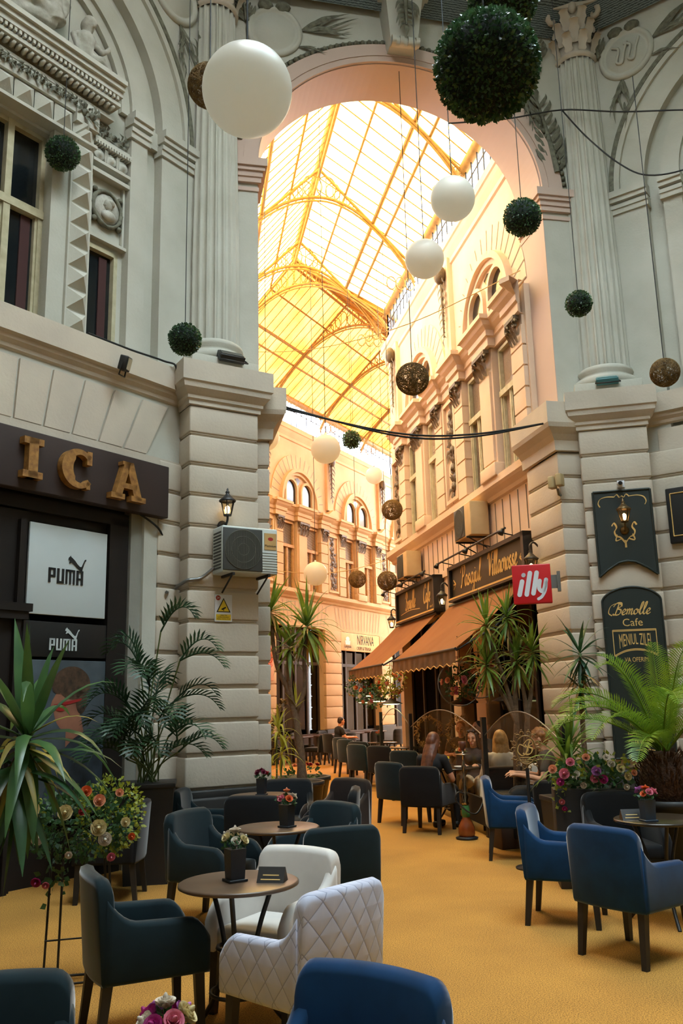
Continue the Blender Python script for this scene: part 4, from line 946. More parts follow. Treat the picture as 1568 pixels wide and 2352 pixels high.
# fascia signs over the cafe
OLV = mat('olive_signboard', (58, 48, 28), .5, (46, 38, 24), 3, .7)
def fascia(label, x0, x1, z0, z1):
    t = thing('fascia_sign', label, 'sign', m=CR)
    MB().bbox(x0, x1, -.18, -.06, z0, z1, .01).build('board', OLV, t); b = MB()
    for p, q in (((x0, z0), (x1, z0)), ((x0, z1), (x1, z1)), ((x0, z0), (x0, z1)), ((x1, z0), (x1, z1))): b.box(min(p[0], q[0]) - .05, max(p[0], q[0]) + .05, -.24, -.02, min(p[1], q[1]) - .035, max(p[1], q[1]) + .035)
    b.build('frame', BLK, t); b = MB(); b.box(x0 - .02, x1 + .02, -.25, -.2, z0 + .0, z0 + .03); b.build('gold_strip', GOLD, t); return t
t = fascia('wide dark fascia sign with gold script Pasajul Villacrosse', -4.15, -.5, 3.52, 4.12)
b = MB(); script_text(b, 'Pasajul', .37, T(-3.05, -.182, 3.71), .15, .2, .95); b.build('lettering', GOLD, t); b = MB(); script_text(b, 'Villacrosse', .39, T(-1.5, -.182, 3.7), .15, .2, .76); b.build('lettering', GOLD, t)
for sg, x in ((-1, -3.95), (1, -.68)):
    b = MB()
    for k in (-1, 0, 1): ribbon(b, [(x - sg * .07, 3.8), (x, 3.8 + k * .05), (x + sg * .06, 3.8 + k * .09)], .03, T(0, -.182, 0))
    b.build('flourish', GOLD, t)
t = fascia('dark fascia sign with gold script Bemolle Cafe farther down the passage', -8.25, -5.2, 3.46, 4.14)
b = MB(); script_text(b, 'Bemolle', .36, T(-7.15, -.182, 3.7), .15, .2, .75); b.build('lettering', GOLD, t); b = MB(); script_text(b, 'Cafe', .36, T(-5.85, -.182, 3.7), .15, .2, .8); b.text('since 1994', .07, T(-5.5, -.183, 3.58), .001); b.build('lettering', GOLD, t); b = MB(); ribbon(b, [(-8.0, 3.62), (-7.2, 3.66), (-6.4, 3.62)], .02, T(0, -.182, 0)); b.build('flourish', GOLD, t)
def lightbar(label, x0, x1, z):
    t = thing('sign_light_rail', label, 'lamp', m=CR)
    MB().tube([(x0, -.45, z), (x1, -.45, z)], .018, 7).build('rail', IRON, t)
    for i in range(4): x = x0 + (x1 - x0) * (i + .3) / 3.6; MB().tube([(x, 0, z - .1), (x, -.45, z)], .012, 6).build('arm', IRON, t)
    for i in range(3):
        x = x0 + .1 + (x1 - x0 - .2) * i / 2; MB().lathe([(.0, 0), (.03, .0), (.05, .09), (.045, .09), (0, .05)], 12, T(x, -.45, z) @ RX(150)).build('spot', IRON, t)
lightbar('black spotlight rail over the wide Villacrosse sign', -4.2, -.6, 4.22); lightbar('black spotlight rail over the farther Bemolle sign', -8.6, -5.0, 4.22)
ac_unit('cream air conditioner above the wide Villacrosse sign', CR @ T(-2.75, -.05, 4.45), ALY, .9, .6, .34)
ac_unit('cream air conditioner above the farther Bemolle sign', CR @ T(-7.0, -.05, 4.35), ALY, .85, .56, .34)
BRL = mat('dark_bronze', (66, 54, 38), .5, metal=.4)
lantern('wall_lantern', 'lit lantern between the two fascia signs', CR @ T(-4.65, -.05, 3.38), 1.1, 'down', bm=IRON); lantern('wall_lantern', 'lit lantern beyond the farther fascia sign', CR @ T(-8.75, -.05, 3.3), 1.1, 'down'); lantern('wall_lantern', 'lit lantern half hidden by the red blade sign', CR @ T(-.12, -.1, 3.36), 1.1, 'down', bm=BRL)
# awnings
AWN = leafmat('awning_canvas', (164, 108, 60), (148, 94, 50), .9, 1.4, .3)
VAL = mat('awning_valance', (120, 84, 44), .9, (70, 48, 28), 5, .5); TRM = mat('awning_trim', (216, 176, 110), .8)
def awning(label, x0, x1, zt, zf, d, script=False):
    t = thing('awning', label, 'awning', m=CR)
    b = MB(); n = 18
    for i in range(n + 1):
        u = i / n
        for j in range(7):
            v = j / 6; b.v.append((x0 + (x1 - x0) * u, -.12 - (d - .12) * v, zt + (zf - zt) * v - .05 * sin(pi * v) + .012 * sin(u * 40) * v))
    for i in range(n):
        for j in range(6): b.f.append([i * 7 + j, i * 7 + j + 1, i * 7 + j + 8, i * 7 + j + 7]); b.mi.append(0); b.sm.append(True)
    b.build('canvas', AWN, t)
    b = MB(); N = 96; tr = []
    sc = 10 / (3.4) * abs(x1 - x0) / 1.
    for i in range(N + 1):
        u = i / N; x = x0 + (x1 - x0) * u; w_ = .012 * sin(u * sc * 2 * pi); zb = zf - .2 - .05 * abs(sin(u * sc * pi)) ** .7
        b.v += [(x, -d - .005, zf + .01), (x, -d - .02 + w_, zb)]; tr.append((x, -d - .02 + w_, zb))
    for i in range(N): b.f.append([2 * i, 2 * i + 1, 2 * i + 3, 2 * i + 2]); b.mi.append(0); b.sm.append(True)
    b.build('valance', VAL, t); MB().tube(tr, .009, 5).build('valance_trim', TRM, t)
    MB().tube([(x0, -d, zf), (x1, -d, zf)], .022, 7).tube([(x0, -.1, zt), (x1, -.1, zt)], .05, 8).build('roller_bar', IRON, t)
    for x in (x0 + .05, x1 - .05): MB().tube([(x, -.08, zt - .1), (x, -(d * .5), (zt + zf) / 2 - .2), (x, -d + .02, zf - .02)], .018, 6).build('folding_arm', IRON, t)
awning('wide ochre awning under the Villacrosse sign', -4.5, -.7, 3.45, 2.42, 1.3); awning('narrower ochre awning under the farther Bemolle sign', -8.75, -5.35, 3.42, 2.4, 1.3)
# far shop sign and rose panel
t = thing('shop_sign', 'pale yellow shop sign with dark letters at the end of the passage', 'sign', m=BW)
MB().bbox(2.46, 5.5, -.1, -.02, 3.44, 4.08, .01).build('board', mat('pale_yellow_sign', (214, 176, 96), .5, (190, 140, 60), 2, .5), t); b = MB(); b.text('NIRVANA', .5, T(4.35, -.102, 3.84), .002, .62); b.text('CREPE & TERASA', .17, T(4.2, -.102, 3.55), .002, .9); b.text('Langeais', .16, T(2.95, -.102, 3.6), .002); b.build('lettering', DARK, t)
b = MB(); b.prism([(2.78, 3.66), (3.1, 3.66), (3.14, 3.8), (2.74, 3.8)], -.108, -.1); disc(b, 2.95, 3.86, .14, .08, -.104); b.build('cup_picture', mat('cup_print', (226, 214, 186), .5), t)
t = thing('rose_panel', 'upright wooden panel with a carved rose beside the left pier', 'sign', m=BW @ T(-2.33, -.14, 2.35))
ROS = mat('rose_wood', (214, 156, 100), .5, (180, 116, 66), 3, .6); MB().bbox(-.3, .3, -.06, 0, 0, 1.75, .02).build('board', ROS, t)
b = MB()
for k, r in enumerate((.24, .18, .12, .06)): b.tube([(.02 + r * cos(a) * 1., -.07, .7 + r * 1.2 * sin(a)) for a in [k + 2 * pi * i / 16 * .85 for i in range(17)]], .02 if k else .03, 6)
b.build('rose', mat('rose_red', (196, 96, 52), .5), t)
# ================================================================== HANGING BALLS AND CABLES
GLOBE = mat('white_globe_plastic', (232, 232, 226), .35, (220, 220, 212), 3, .6)
_nt = GLOBE.node_tree; _b = _nt.nodes['Principled BSDF']; _t = _nt.nodes.new('ShaderNodeBsdfTranslucent'); _x = _nt.nodes.new('ShaderNodeMixShader'); _x.inputs[0].default_value = .55
_t.inputs[0].default_value = lin((236, 232, 222)); _nt.links.new(_b.outputs[0], _x.inputs[1]); _nt.links.new(_t.outputs[0], _x.inputs[2]); _nt.links.new(_x.outputs[0], _nt.nodes['Material Output'].inputs[0])
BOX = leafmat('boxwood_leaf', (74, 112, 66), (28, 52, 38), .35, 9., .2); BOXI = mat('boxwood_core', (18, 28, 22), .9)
WIC = mat('wicker_twine', (138, 108, 56), .8, (84, 62, 30), 20, .6)
def hang_globe(label, p, r=.25, zt=12.6):
    t = thing('globe_lamp', label, 'globe lamp', p, group=None)
    MB().ball((0, 0, 0), r, 40, 24).build('globe', GLOBE, t); MB().lathe([(0, r + .035), (.018, r + .035), (.03, r + .01), (.045, r - .01)], 12).build('cap', STEEL, t)
    MB().tube([(0, 0, r), (0, 0, zt - p[2])], .006, 5).build('cord', CABLE, t)
def hang_box(label, p, r, n, ls, zt=12.6, seed=1):
    t = thing('boxwood_ball', label, 'topiary ball', p); rr = random.Random(seed); b = MB()
    for i in range(n):
        z = 1 - 2 * (i + .5) / n; a = i * 2.399963 + rr.uniform(-.1, .1); s = sqrt(max(0, 1 - z * z)); d = V((s * cos(a), s * sin(a), z))
        q = d * r * rr.uniform(.93, 1.02); u = (d.orthogonal().normalized() * rr.uniform(-1, 1) + d.cross(d.orthogonal()).normalized() * rr.uniform(-1, 1) + d * rr.uniform(.2, 1.2)).normalized(); v = u.cross(V((rr.uniform(-1, 1), rr.uniform(-1, 1), rr.uniform(-1, 1)))).normalized()
        l = ls * rr.uniform(.7, 1.2); b.add([q, q + u * l * .5 + v * l * .34, q + u * l, q + u * l * .5 - v * l * .34], [(0, 1, 2, 3)])
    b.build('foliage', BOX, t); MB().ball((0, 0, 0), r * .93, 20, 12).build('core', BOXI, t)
    MB().tube([(0, 0, r * .9), (0, 0, zt - p[2])], .005, 5).build('cord', CABLE, t)
def hang_wicker(label, p, r, zt=12.6, seed=1):
    t = thing('wicker_ball', label, 'wicker lamp', p); rr = random.Random(seed); b = MB()
    for i in range(120):
        n = V((rr.gauss(0, 1), rr.gauss(0, 1), rr.gauss(0, 1))).normalized(); u = n.orthogonal().normalized(); w = n.cross(u); R_ = r * rr.uniform(.97, 1.02)
        b.tube([(u * cos(2 * pi * k / 26) + w * sin(2 * pi * k / 26)) * R_ for k in range(27)], r * .013, 3, False)
    b.build('shell', WIC, t); MB().ball((0, 0, -.02), .035, 12, 8).tube([(0, 0, .02), (0, 0, .1)], .018, 8).build('bulb', GLZW, t)
    MB().tube([(0, 0, .1), (0, 0, zt - p[2])], .006, 5).build('cord', CABLE, t)
ZT = 13.6
hang_globe('largest white globe hanging in front of the left column', (.2, 4.25, 5.04)); hang_globe('white globe hanging inside the arch opening highest on the right', (2.70, 8.5, 7.2)); hang_globe('white globe just below and left of the arch globe', (2.71, 9.85, 7.19))
hang_globe('white globe over the passage beside the tiny boxwood ball', (1.97, 13.97, 5.87), zt=ZT); hang_globe('white globe half hidden behind the capital of the left pier', (1.06, 15.4, 6.5), zt=12.8); hang_globe('smallest and farthest white globe before the back wall', (4.73, 23.71, 8.02), zt=ZT - .4); hang_globe('lowest white globe above the left dracaena', (2.25, 17.87, 4.32), zt=ZT)
hang_box('largest boxwood ball hanging before the arch', (1.36, 3.6, 4.78), .25, 5200, .026, seed=1); hang_box('boxwood ball cut by the top edge behind the largest one', (1.98, 4.86, 6.4), .225, 2600, .03, seed=2)
hang_box('boxwood ball hanging in front of the big left window', (-1.65, 9.11, 7.84), .18, 1700, .027, seed=3); hang_box('boxwood ball hanging against the right jamb of the arch', (3.63, 8.8, 7.21), .21, 2000, .028, seed=4)
hang_box('small boxwood ball in front of the right column', (4.71, 9.78, 6.64), .16, 1300, .026, seed=5); hang_box('boxwood ball at the foot of the left column', (-.26, 9.21, 5.69), .17, 1500, .027, seed=6); hang_box('tiny boxwood ball deep in the passage', (3.09, 17.88, 7.26), .18, 500, .05, ZT, seed=7)
hang_wicker('dark wicker ball half hidden behind the largest white globe', (-.01, 7.4, 7.53), .21, seed=1); hang_wicker('large wicker ball hanging before the passage corner', (2.78, 11.02, 6.02), .225, 10.9, seed=2); hang_wicker('wicker ball hanging beside the right pier', (5.65, 9.52, 5.63), .18, 9.9, seed=3)
hang_wicker('wicker ball hanging above the farther air conditioner', (4.02, 18.26, 5.79), .225, 12.4, seed=4); hang_wicker('smaller wicker ball in the low pair near the back windows', (3.85, 21.98, 4.78), .225, 12.6, seed=5); hang_wicker('larger wicker ball in the low pair near the farther sign', (4.10, 19.44, 4.38), .225, 12.4, seed=6)
def cable(label, pts, r=.012, n=6, m=None, name='cable', mt=None):
    return tag(MB().tube(cat_rom(pts, n), r, 5).build(name, mt or CABLE, None, m), label, 'cable')
b = MB()
for dz in (0, .035): b.tube(cat_rom([AW @ V((-1.92, -.15, 5.50 + dz)), AW @ V((-.37, -.25, 5.18 - dz)), AW @ V((.7, -.25, 5.2 - dz)), AW @ V((1.85, -.15, 5.44))], 8), .014, 5)
tag(b.build('cable', CABLE), 'thick black double cable sagging across the arch opening', 'cable')
pA, pB, pC = AW @ V((.68, -.15, 10.06)), RP @ V((-.26, .1, 10.45)), RW @ V((1.63, -.5, 9.66))
cable('black cable stretched past the right column at arch height', [pA, (pA + pB) / 2 - V((0, 0, .04)), pB, (pB + pC) / 2 - V((0, 0, .03)), pC, RW @ V((2.2, -.3, 9.5))])
cable('looping black cable hanging below the arch height cable', [pB, RW @ V((.3, -.6, 9.75)), RW @ V((.7, -.5, 9.2)), RW @ V((1.05, -.4, 8.93)), RW @ V((1.6, -.35, 8.85)), RW @ V((2.2, -.15, 9.1))])
STR = mat('pale_wire', (190, 160, 110), .6)
cable('pale string of lights strung up from the passage eave', [(4.93, 12.1, 8.36), (3.4, 13.5, 8.0), (1.9, 15, 8.1), (.5, 16.2, 8.5)], .008, m=None, mt=STR); cable('pale string of lights strung low by the wicker balls', [(4.55, 21.0, 5.15), (3.2, 20.2, 4.72), (2.0, 19.6, 4.6), (.3, 19, 4.75)], .009, mt=STR)
cable('black cable running down the side of the left pier', [LW @ V((-2.0, -.1, 5.83)), LW @ V((-1.4, -.1, 5.83)), LW @ V((-.9, -.12, 5.84)), LW @ V((-.72, -.17, 5.78)), LP @ V((-.6, .3, 5.4)), LP @ V((-.58, .36, 5.0)), LP @ V((-.56, .4, 4.2)), LP @ V((-.55, .42, 3.6)), LW @ V((-.9, -.1, 3.75)), LW @ V((-1.2, -.06, 3.9))], .013)
cable('grey pipe running from the air conditioner round the left pier', [LP @ V((-.16, -.1, 3.28)), LP @ V((-.3, -.03, 3.16)), LP @ V((-.48, .0, 3.12)), LP @ V((-.5, .4, 3.05)), LW @ V((-.75, -.1, 3.0))], .022, mt=STEEL)

# ================================================================== TABLES, CHAIRS
def velvet(name, c, c2, sheen=.6): return mat(name, c, .8, c2, 7, .7, sheen=sheen, spec=.2)
NAVY = velvet('navy_velvet', (14, 60, 102), (10, 42, 72)); TEALV = velvet('teal_velvet', (20, 40, 46), (14, 28, 34)); CHAR = velvet('charcoal_velvet', (26, 28, 31), (20, 21, 23), .3); BRNV = velvet('brown_velvet', (46, 34, 28), (34, 26, 22))
WQ = quilt('white_quilted_velvet', (204, 208, 226), (180, 184, 204), (176, 180, 200)); WV = velvet('white_velvet', (214, 208, 200), (196, 190, 184), .3); SOFA = velvet('brown_sofa', (98, 72, 44), (74, 54, 32))
LEG = mat('dark_leg', (28, 25, 24), .5)
def panel(b, path, zb, zt, t, rnd=None):   # upholstered panel standing along a plan path; zt(u) top height
    n = len(path); P = [V((p[0], p[1], 0)) for p in path]; h = t / 2; k = 9; vs = []
    for i, p in enumerate(P):
        d = (P[min(i + 1, n - 1)] - P[max(i - 1, 0)]).normalized(); nr = V((-d.y, d.x, 0)); u = i / (n - 1); z = zt(u); z0 = zb(u)
        prof = [(h * .8, z0), (h, z0 + .02), (h, z - h * .9), (h * .8, z - h * .3), (0, z), (-h * .8, z - h * .3), (-h, z - h * .9), (-h, z0 + .02), (-h * .8, z0)]
        vs += [p + nr * o + V((0, 0, zz)) for o, zz in prof]
    fs = [(i * k + j, (i + 1) * k + j, (i + 1) * k + (j + 1) % k, i * k + (j + 1) % k) for i in range(n - 1) for j in range(k)]
    fs += [list(range(k)), list(range(n * k - 1, (n - 1) * k - 1, -1))]
    b.add(vs, fs, True)
def arm_chair(label, fabric, loc, f, group=None, inner=None, h=.84, W=.57, skirt=.33, name='armchair', arms=True, cat='chair'):
    rz = atan2(f[1], f[0]) - pi / 2
    t = thing(name, label, cat, (loc[0], loc[1], 0), rz, group)
    W2 = W / 2
    b = MB(); path = [(-(W2 - .01) * cos(pi * i / 22) ** .8 * 1 if i < 11 else (W2 - .01) * cos(pi * (22 - i) / 22) ** .8, 0) for i in range(23)]; path = [(p[0], -.245 - .035 * (1 - (p[0] / W2) ** 2)) for p in path]
    def zt(u): e_ = abs(path[min(22, int(round(u * 22)))][0]) / (W2 - .01); return h + .012 * (1 - e_ ** 2) - (.07 * (1 - sqrt(max(0, 1 - ((e_ - .8) / .2) ** 2))) if e_ > .8 else 0)
    panel(b, path, lambda u: skirt, zt, .085)
    # recline: lean the upper part back
    b.v = [(x, y - .1 * max(0, z - .45), z) for x, y, z in b.v]
    b.build('backrest', fabric, t)
    if arms:
        for s in (-1, 1):
            b = MB(); path = [(s * (W2 - .035), -.27 + .54 * i / 18) for i in range(19)]
            panel(b, path if s > 0 else path, lambda u: skirt, lambda u: .625 - .02 * u - (.09 * ((u - .8) / .2) ** 2 if u > .8 else 0) + (.12 * (1 - u / .3) ** 2 if u < .3 else 0), .07); b.build('armrest', fabric, t)
    MB().bbox(-W2 + .06, W2 - .06, -.22, .25, skirt - .0, .46, .035).build('seat', inner or fabric, t)
    for sx in (-1, 1):
        for sy in (-1, 1):
            x, y = sx * (W2 - .05), (.22 if sy > 0 else -.25); b = MB(); r0, r1 = .026, .019; dx, dy = sx * .012, (.015 if sy > 0 else -.04)
            b.add([(x + a * r0, y + c * r0, skirt + .02) for a, c in ((-1, -1), (1, -1), (1, 1), (-1, 1))] + [(x + dx + a * r1, y + dy + c * r1, 0) for a, c in ((-1, -1), (1, -1), (1, 1), (-1, 1))], [(0, 1, 5, 4), (1, 2, 6, 5), (2, 3, 7, 6), (3, 0, 4, 7), (4, 5, 6, 7)]); b.build('leg', LEG, t)
    return t
TOPM = mat('table_top_brown', (96, 74, 56), .35, (74, 56, 42), 8, .7, spec=.5); TOPD = mat('table_top_dark', (60, 50, 38), .25, (44, 36, 28), 8, .7, spec=.6)
def bistro(label, x, y, r=.33, m=TOPM, rz=.3):
    t = thing('bistro_table', label, 'table', (x, y, 0), rz)
    MB().lathe([(0, .752), (r - .01, .752), (r, .746), (r, .734), (r - .012, .728), (0, .728)], 48).build('table_top', m, t)
    for k in range(3):
        a = 2 * pi * k / 3; d = V((cos(a), sin(a), 0)); MB().tube(cat_rom([d * r * .62 + V((0, 0, .728)), d * r * .36 + V((0, 0, .5)), d * r * .3 + V((0, 0, .34)), d * r * .52 + V((0, 0, .14)), d * r * .85 + V((0, 0, .0))], 5), .014, 8).build('leg', IRON, t)
    MB().tube([(r * .34 * cos(a), r * .34 * sin(a), .42) for a in [2 * pi * i / 24 for i in range(25)]], .012, 6).build('ring', IRON, t); MB().tube([(r * .45 * cos(a), r * .45 * sin(a), .2) for a in [2 * pi * i / 24 for i in range(25)]], .01, 6).build('ring', IRON, t)
    return t
# roses: one mesh per colour and size, shared
ROSEM = {}
def petal_rose(col, r=.028, seed=1, layers=4):
    key = (col, round(r, 3))
    if key in ROSEM: return ROSEM[key]
    rr = random.Random(seed); b = MB()
    for L in range(layers):
        n = 4 + L; R_ = r * (.35 + .65 * L / (layers - 1)); tilt = .42 + .34 * L / (layers - 1)
        for i in range(n):
            a = 2 * pi * i / n + L * .7 + rr.uniform(-.2, .2); d = V((cos(a), sin(a), 0)); s = V((-sin(a), cos(a), 0)); vs = []
            for u in range(4):
                for v in (-1, -.5, 0, .5, 1):
                    uu = u / 3; w = R_ * .75 * sin(pi * (.2 + .62 * uu)); p = d * (R_ * (.12 + .9 * uu * tilt - .1 * v * v)) + s * w * v + V((0, 0, r * (.95 * uu * (1.15 - .55 * tilt) - .12 * uu ** 4 * tilt * 2 - .1)))
                    vs.append(p)
            b.add(vs, [(u * 5 + v, u * 5 + v + 1, u * 5 + v + 6, u * 5 + v + 5) for u in range(3) for v in range(4)], True)
    b.ball((0, 0, r * .3), (r * .24, r * .24, r * .62), 8, 6)
    me = bpy.data.meshes.new('rose'); me.from_pydata(b.v, [], b.f); me.polygons.foreach_set('use_smooth', [True] * len(b.f)); me.materials.append(PET[col]); ROSEM[key] = me; return me
PET = {n: leafmat('petal_' + n, c, c2, .6, 30, .3) for n, c, c2 in (('white', (232, 224, 210), (206, 190, 168)), ('pink', (226, 134, 150), (204, 100, 124)), ('magenta', (198, 60, 140), (160, 36, 110)), ('red', (196, 50, 60), (150, 30, 44)), ('peach', (232, 168, 126), (214, 130, 96)), ('orange', (230, 120, 60), (206, 86, 40)), ('lilac', (200, 130, 196), (170, 96, 170)), ('cream', (230, 216, 170), (206, 186, 130)), ('wine', (130, 26, 60), (92, 16, 44)))}
LFG = leafmat('rose_leaf', (70, 108, 60), (40, 70, 46), .5, 20); LFY = leafmat('ivy_leaf_lime', (170, 172, 56), (96, 122, 44), .5, 14, .4); LFB = leafmat('leaf_bluegreen', (60, 96, 84), (40, 66, 60), .5, 12)
def put_rose(parent, col, p, r, d=None, seed=0):
    o = bpy.data.objects.new('rose', petal_rose(col, r)); COL.objects.link(o); o.parent = parent; d = V(d or (0, 0, 1)).normalized()
    o.matrix_local = M.Translation(p) @ d.to_track_quat('Z', 'Y').to_matrix().to_4x4() @ RZ(seed * 47); return o
def leafclump(b, c, rad_, n, size, rr, shape=(1, 1, 1), surf=.55):
    for i in range(n):
        d = V((rr.gauss(0, 1), rr.gauss(0, 1), rr.gauss(0, 1))).normalized(); k = rr.uniform(surf, 1)
        p = V(c) + V((d.x * rad_ * shape[0] * k, d.y * rad_ * shape[1] * k, d.z * rad_ * shape[2] * k)); u = (d + V((rr.uniform(-1, 1), rr.uniform(-1, 1), rr.uniform(-.8, .8)))).normalized(); v = u.cross(V((rr.uniform(-1, 1), rr.uniform(-1, 1), rr.uniform(-1, 1)))).normalized(); w = u.cross(v); l = size * rr.uniform(.6, 1.25)
        b.add([p, p + u * l * .45 + v * l * .4 + w * l * .06, p + u * l, p + u * l * .45 - v * l * .4 + w * l * .06, p + u * l * .45], [(0, 1, 4), (1, 2, 4), (2, 3, 4), (3, 0, 4)], True)
VASE = mat('black_vase', (36, 40, 46), .35); VASEB = mat('blue_grey_vase', (52, 66, 82), .5)
def vase(label, x, y, z, cols, s=1., n=7, vm=None, seed=1, h=.17):
    t = thing('flower_vase', label, 'vase of flowers', (x, y, z), seed * .4); rr = random.Random(seed); w = .047
    MB().add([(a * w * .86, c * w * .86, 0.012) for a, c in ((-1, -1), (1, -1), (1, 1), (-1, 1))] + [(a * w, c * w, h) for a, c in ((-1, -1), (1, -1), (1, 1), (-1, 1))], [(0, 1, 5, 4), (1, 2, 6, 5), (2, 3, 7, 6), (3, 0, 4, 7), (4, 5, 6, 7)]).build('vase', vm or VASE, t)
    MB().bbox(-w * 1.15, w * 1.15, -w * 1.15, w * 1.15, 0, .014, .004).build('base', vm or VASE, t)
    b = MB(); leafclump(b, (0, 0, h + .03), .065, 60, .034, rr, (1.1, 1.1, .6)); b.build('leaves', LFG, t); b = MB()
    for i in range(n):
        a = 2 * pi * i / max(1, n - 1) + rr.uniform(-.2, .2); q = 0 if i == n - 1 else 1; d = V((cos(a) * q * .85, sin(a) * q * .85, .75)); p = V((0, 0, h)) + V((d.x * .062, d.y * .062, .04 + .025 * rr.random() + (.035 if not q else 0)))
        put_rose(t, cols[i % len(cols)], p, .038 * rr.uniform(.85, 1.1), d, i); b.tube([(0, 0, h - .02), p], .003, 4)
    b.build('stems', LFG, t); return t
TENT = mat('menu_card_dark', (40, 34, 30), .4, (26, 23, 22), 9, .6)
def tent(label, x, y, z, rz, L=.15, gold=False):
    t = thing('menu_card', label, 'menu card', (x, y, z), rz); b = MB(); b.prism([(-.05, 0), (.05, 0), (0, .075)], -L / 2, L / 2); b.xf(RZ(90)); b.build('card', TENT, t)
    b = MB(); b.box(-L * .36, L * .36, -.0015, 0, .016, .022).box(-L * .3, L * .3, -.0015, 0, .04, .046); b.xf(T(0, -.05 + .0, 0) @ RX(-33.7)); b.build('print', GOLD, t)
arm_chair('navy velvet armchair with its back filling the bottom centre', NAVY, (.35, 2.85), (-.66, -.75)); arm_chair('dark teal velvet armchair cut off at the bottom left corner', TEALV, (-.66, 2.98), (.15, -.99))
arm_chair('dark charcoal armchair beside the front table and flower stand', TEALV, (-.3, 5.22), (.96, .28), inner=CHAR)
arm_chair('pale quilted armchair turned away in front of the round table', WQ, (.47, 4.64), (-.62, .78), inner=WV); arm_chair('white velvet armchair facing us behind the front table', WV, (.4, 5.47), (-.62, -.78), h=.82)
arm_chair('dark armchair turned away right behind the white ones', TEALV, (.9, 6.66), (-.18, .98)); arm_chair('teal armchair facing the second table from its far side', TEALV, (.9, 7.72), (-.78, -.62)); arm_chair('teal armchair at the wall side of the second table', TEALV, (.1, 7.58), (.8, -.6))
arm_chair('black armchair turned away at the near side of the third table', CHAR, (.55, 8.98), (.3, .95)); arm_chair('dark armchair at the third table touching the left pier', TEALV, (.05, 9.62), (.97, -.2)); arm_chair('brownish armchair facing us behind the third table near the planter', BRNV, (1.42, 9.98), (-.75, -.65)); arm_chair('narrow looking armchair seen edge on by the walkway', CHAR, (1.22, 9.2), (-.97, .2)); arm_chair('dark armchair against the left pier behind the small roses', CHAR, (.92, 10.12), (-.1, -1))
arm_chair('dark armchair in the shadow below the bamboo palm', CHAR, (-.86, 8.72), (-.97, .1))
arm_chair('navy armchair nearest on the right with its back to us', NAVY, (2.89, 5.95), (.88, .47)); arm_chair('navy armchair seen from its side just behind the nearest right one', NAVY, (2.82, 6.92), (.86, -.5)); arm_chair('dark navy armchair beside the wooden planter box', NAVY, (3.38, 9.66), (.92, -.3), inner=CHAR); arm_chair('black armchair under the pink flower trough facing us', CHAR, (3.62, 7.5), (-.1, -1))
arm_chair('dark armchair with pale side at the middle right table', CHAR, (3.84, 9.14), (.72, .6), inner=WV); arm_chair('black armchair of the long haired woman with a phone', CHAR, (2.96, 11.82), (.6, .8)); arm_chair('teal backed armchair squeezed behind the one of the long haired woman', TEALV, (2.84, 12.75), (.85, .5))
arm_chair('large black armchair on the walkway edge before the far row', CHAR, (3.55, 17.3), (.75, .65)); arm_chair('teal armchair half hidden behind the large black walkway one', TEALV, (3.3, 18.2), (.85, .5)); arm_chair('armchair with a pale lit back in the far row', CHAR, (3.5, 19.3), (.8, .6), inner=WV); arm_chair('dark armchair second from the end of the far row', TEALV, (3.45, 20.6), (.85, .5)); arm_chair('farthest dark armchair of the walkway row', TEALV, (3.5, 21.7), (.85, .5)); arm_chair('teal armchair left of the long haired woman', TEALV, (3.62, 15.5), (.7, .7))
arm_chair('small white chair behind the dark one at the curly haired man', WV, (4.42, 11.05), (-.2, -1), arms=False); arm_chair('cream armchair by the wall behind the sago palm', WV, (5.0, 9.0), (-.8, -.5))
bistro('round bistro table in front between the white and dark armchairs', .19, 5.12); bistro('second round bistro table behind the white armchairs', .57, 7.2); bistro('third round bistro table closest to the left pier', .6, 9.68, .34)
bistro('round bistro table at the right edge with a blue vase', 3.5, 6.68, .34, TOPD); bistro('bistro table below the frame holding the pink roses', -.1, 2.5, .33); bistro('bistro table between the woman with a phone and the woman with sunglasses', 3.5, 12.45, .36, TOPD); bistro('bistro table in front of the curly haired man', 3.93, 9.8, .3, TOPM)
bistro('bistro table of the far walkway row', 4.1, 18.1, .34, TOPD); bistro('farthest bistro table under the lit pendant lamps', 4.1, 20.6, .34, TOPD)
vase('black vase of white roses on the front table', .17, 5.12, .752, ['white', 'cream'], 1, 7, seed=1); vase('black vase of mixed roses on the second table', .64, 7.14, .752, ['white', 'peach', 'red', 'pink', 'orange'], 1, 7, seed=2); vase('black vase of dark red roses on the third table', .6, 9.66, .752, ['wine', 'red', 'wine'], 1, 6, seed=3)
vase('blue grey vase of pink roses on the right edge table', 3.35, 6.55, .752, ['pink', 'lilac', 'orange', 'pink'], 1, 7, VASEB, 4, .16); vase('black vase of pink and purple roses at the bottom edge', -.1, 2.66, .752, ['lilac', 'magenta', 'white', 'magenta', 'pink', 'cream'], 1, 9, seed=5, h=.06)
vase('vase of peach flowers on the table of the two facing women', 3.62, 12.5, .752, ['peach', 'cream', 'orange'], 1, 7, seed=6); vase('vase of orange flowers on the farthest bistro table', 4.0, 20.5, .752, ['orange', 'peach'], 1, 6, seed=7); vase('vase of peach roses on the table of the curly haired man', 4.05, 9.84, .752, ['peach', 'orange'], 1, 6, seed=8)
tent('dark tent menu card on the front table', .37, 5.06, .752, -.35); tent('dark gold edged menu card on the right edge table', 3.28, 6.7, .752, -.15); tent('small menu card on the table of the curly haired man', 3.86, 9.68, .752, .2, .1)
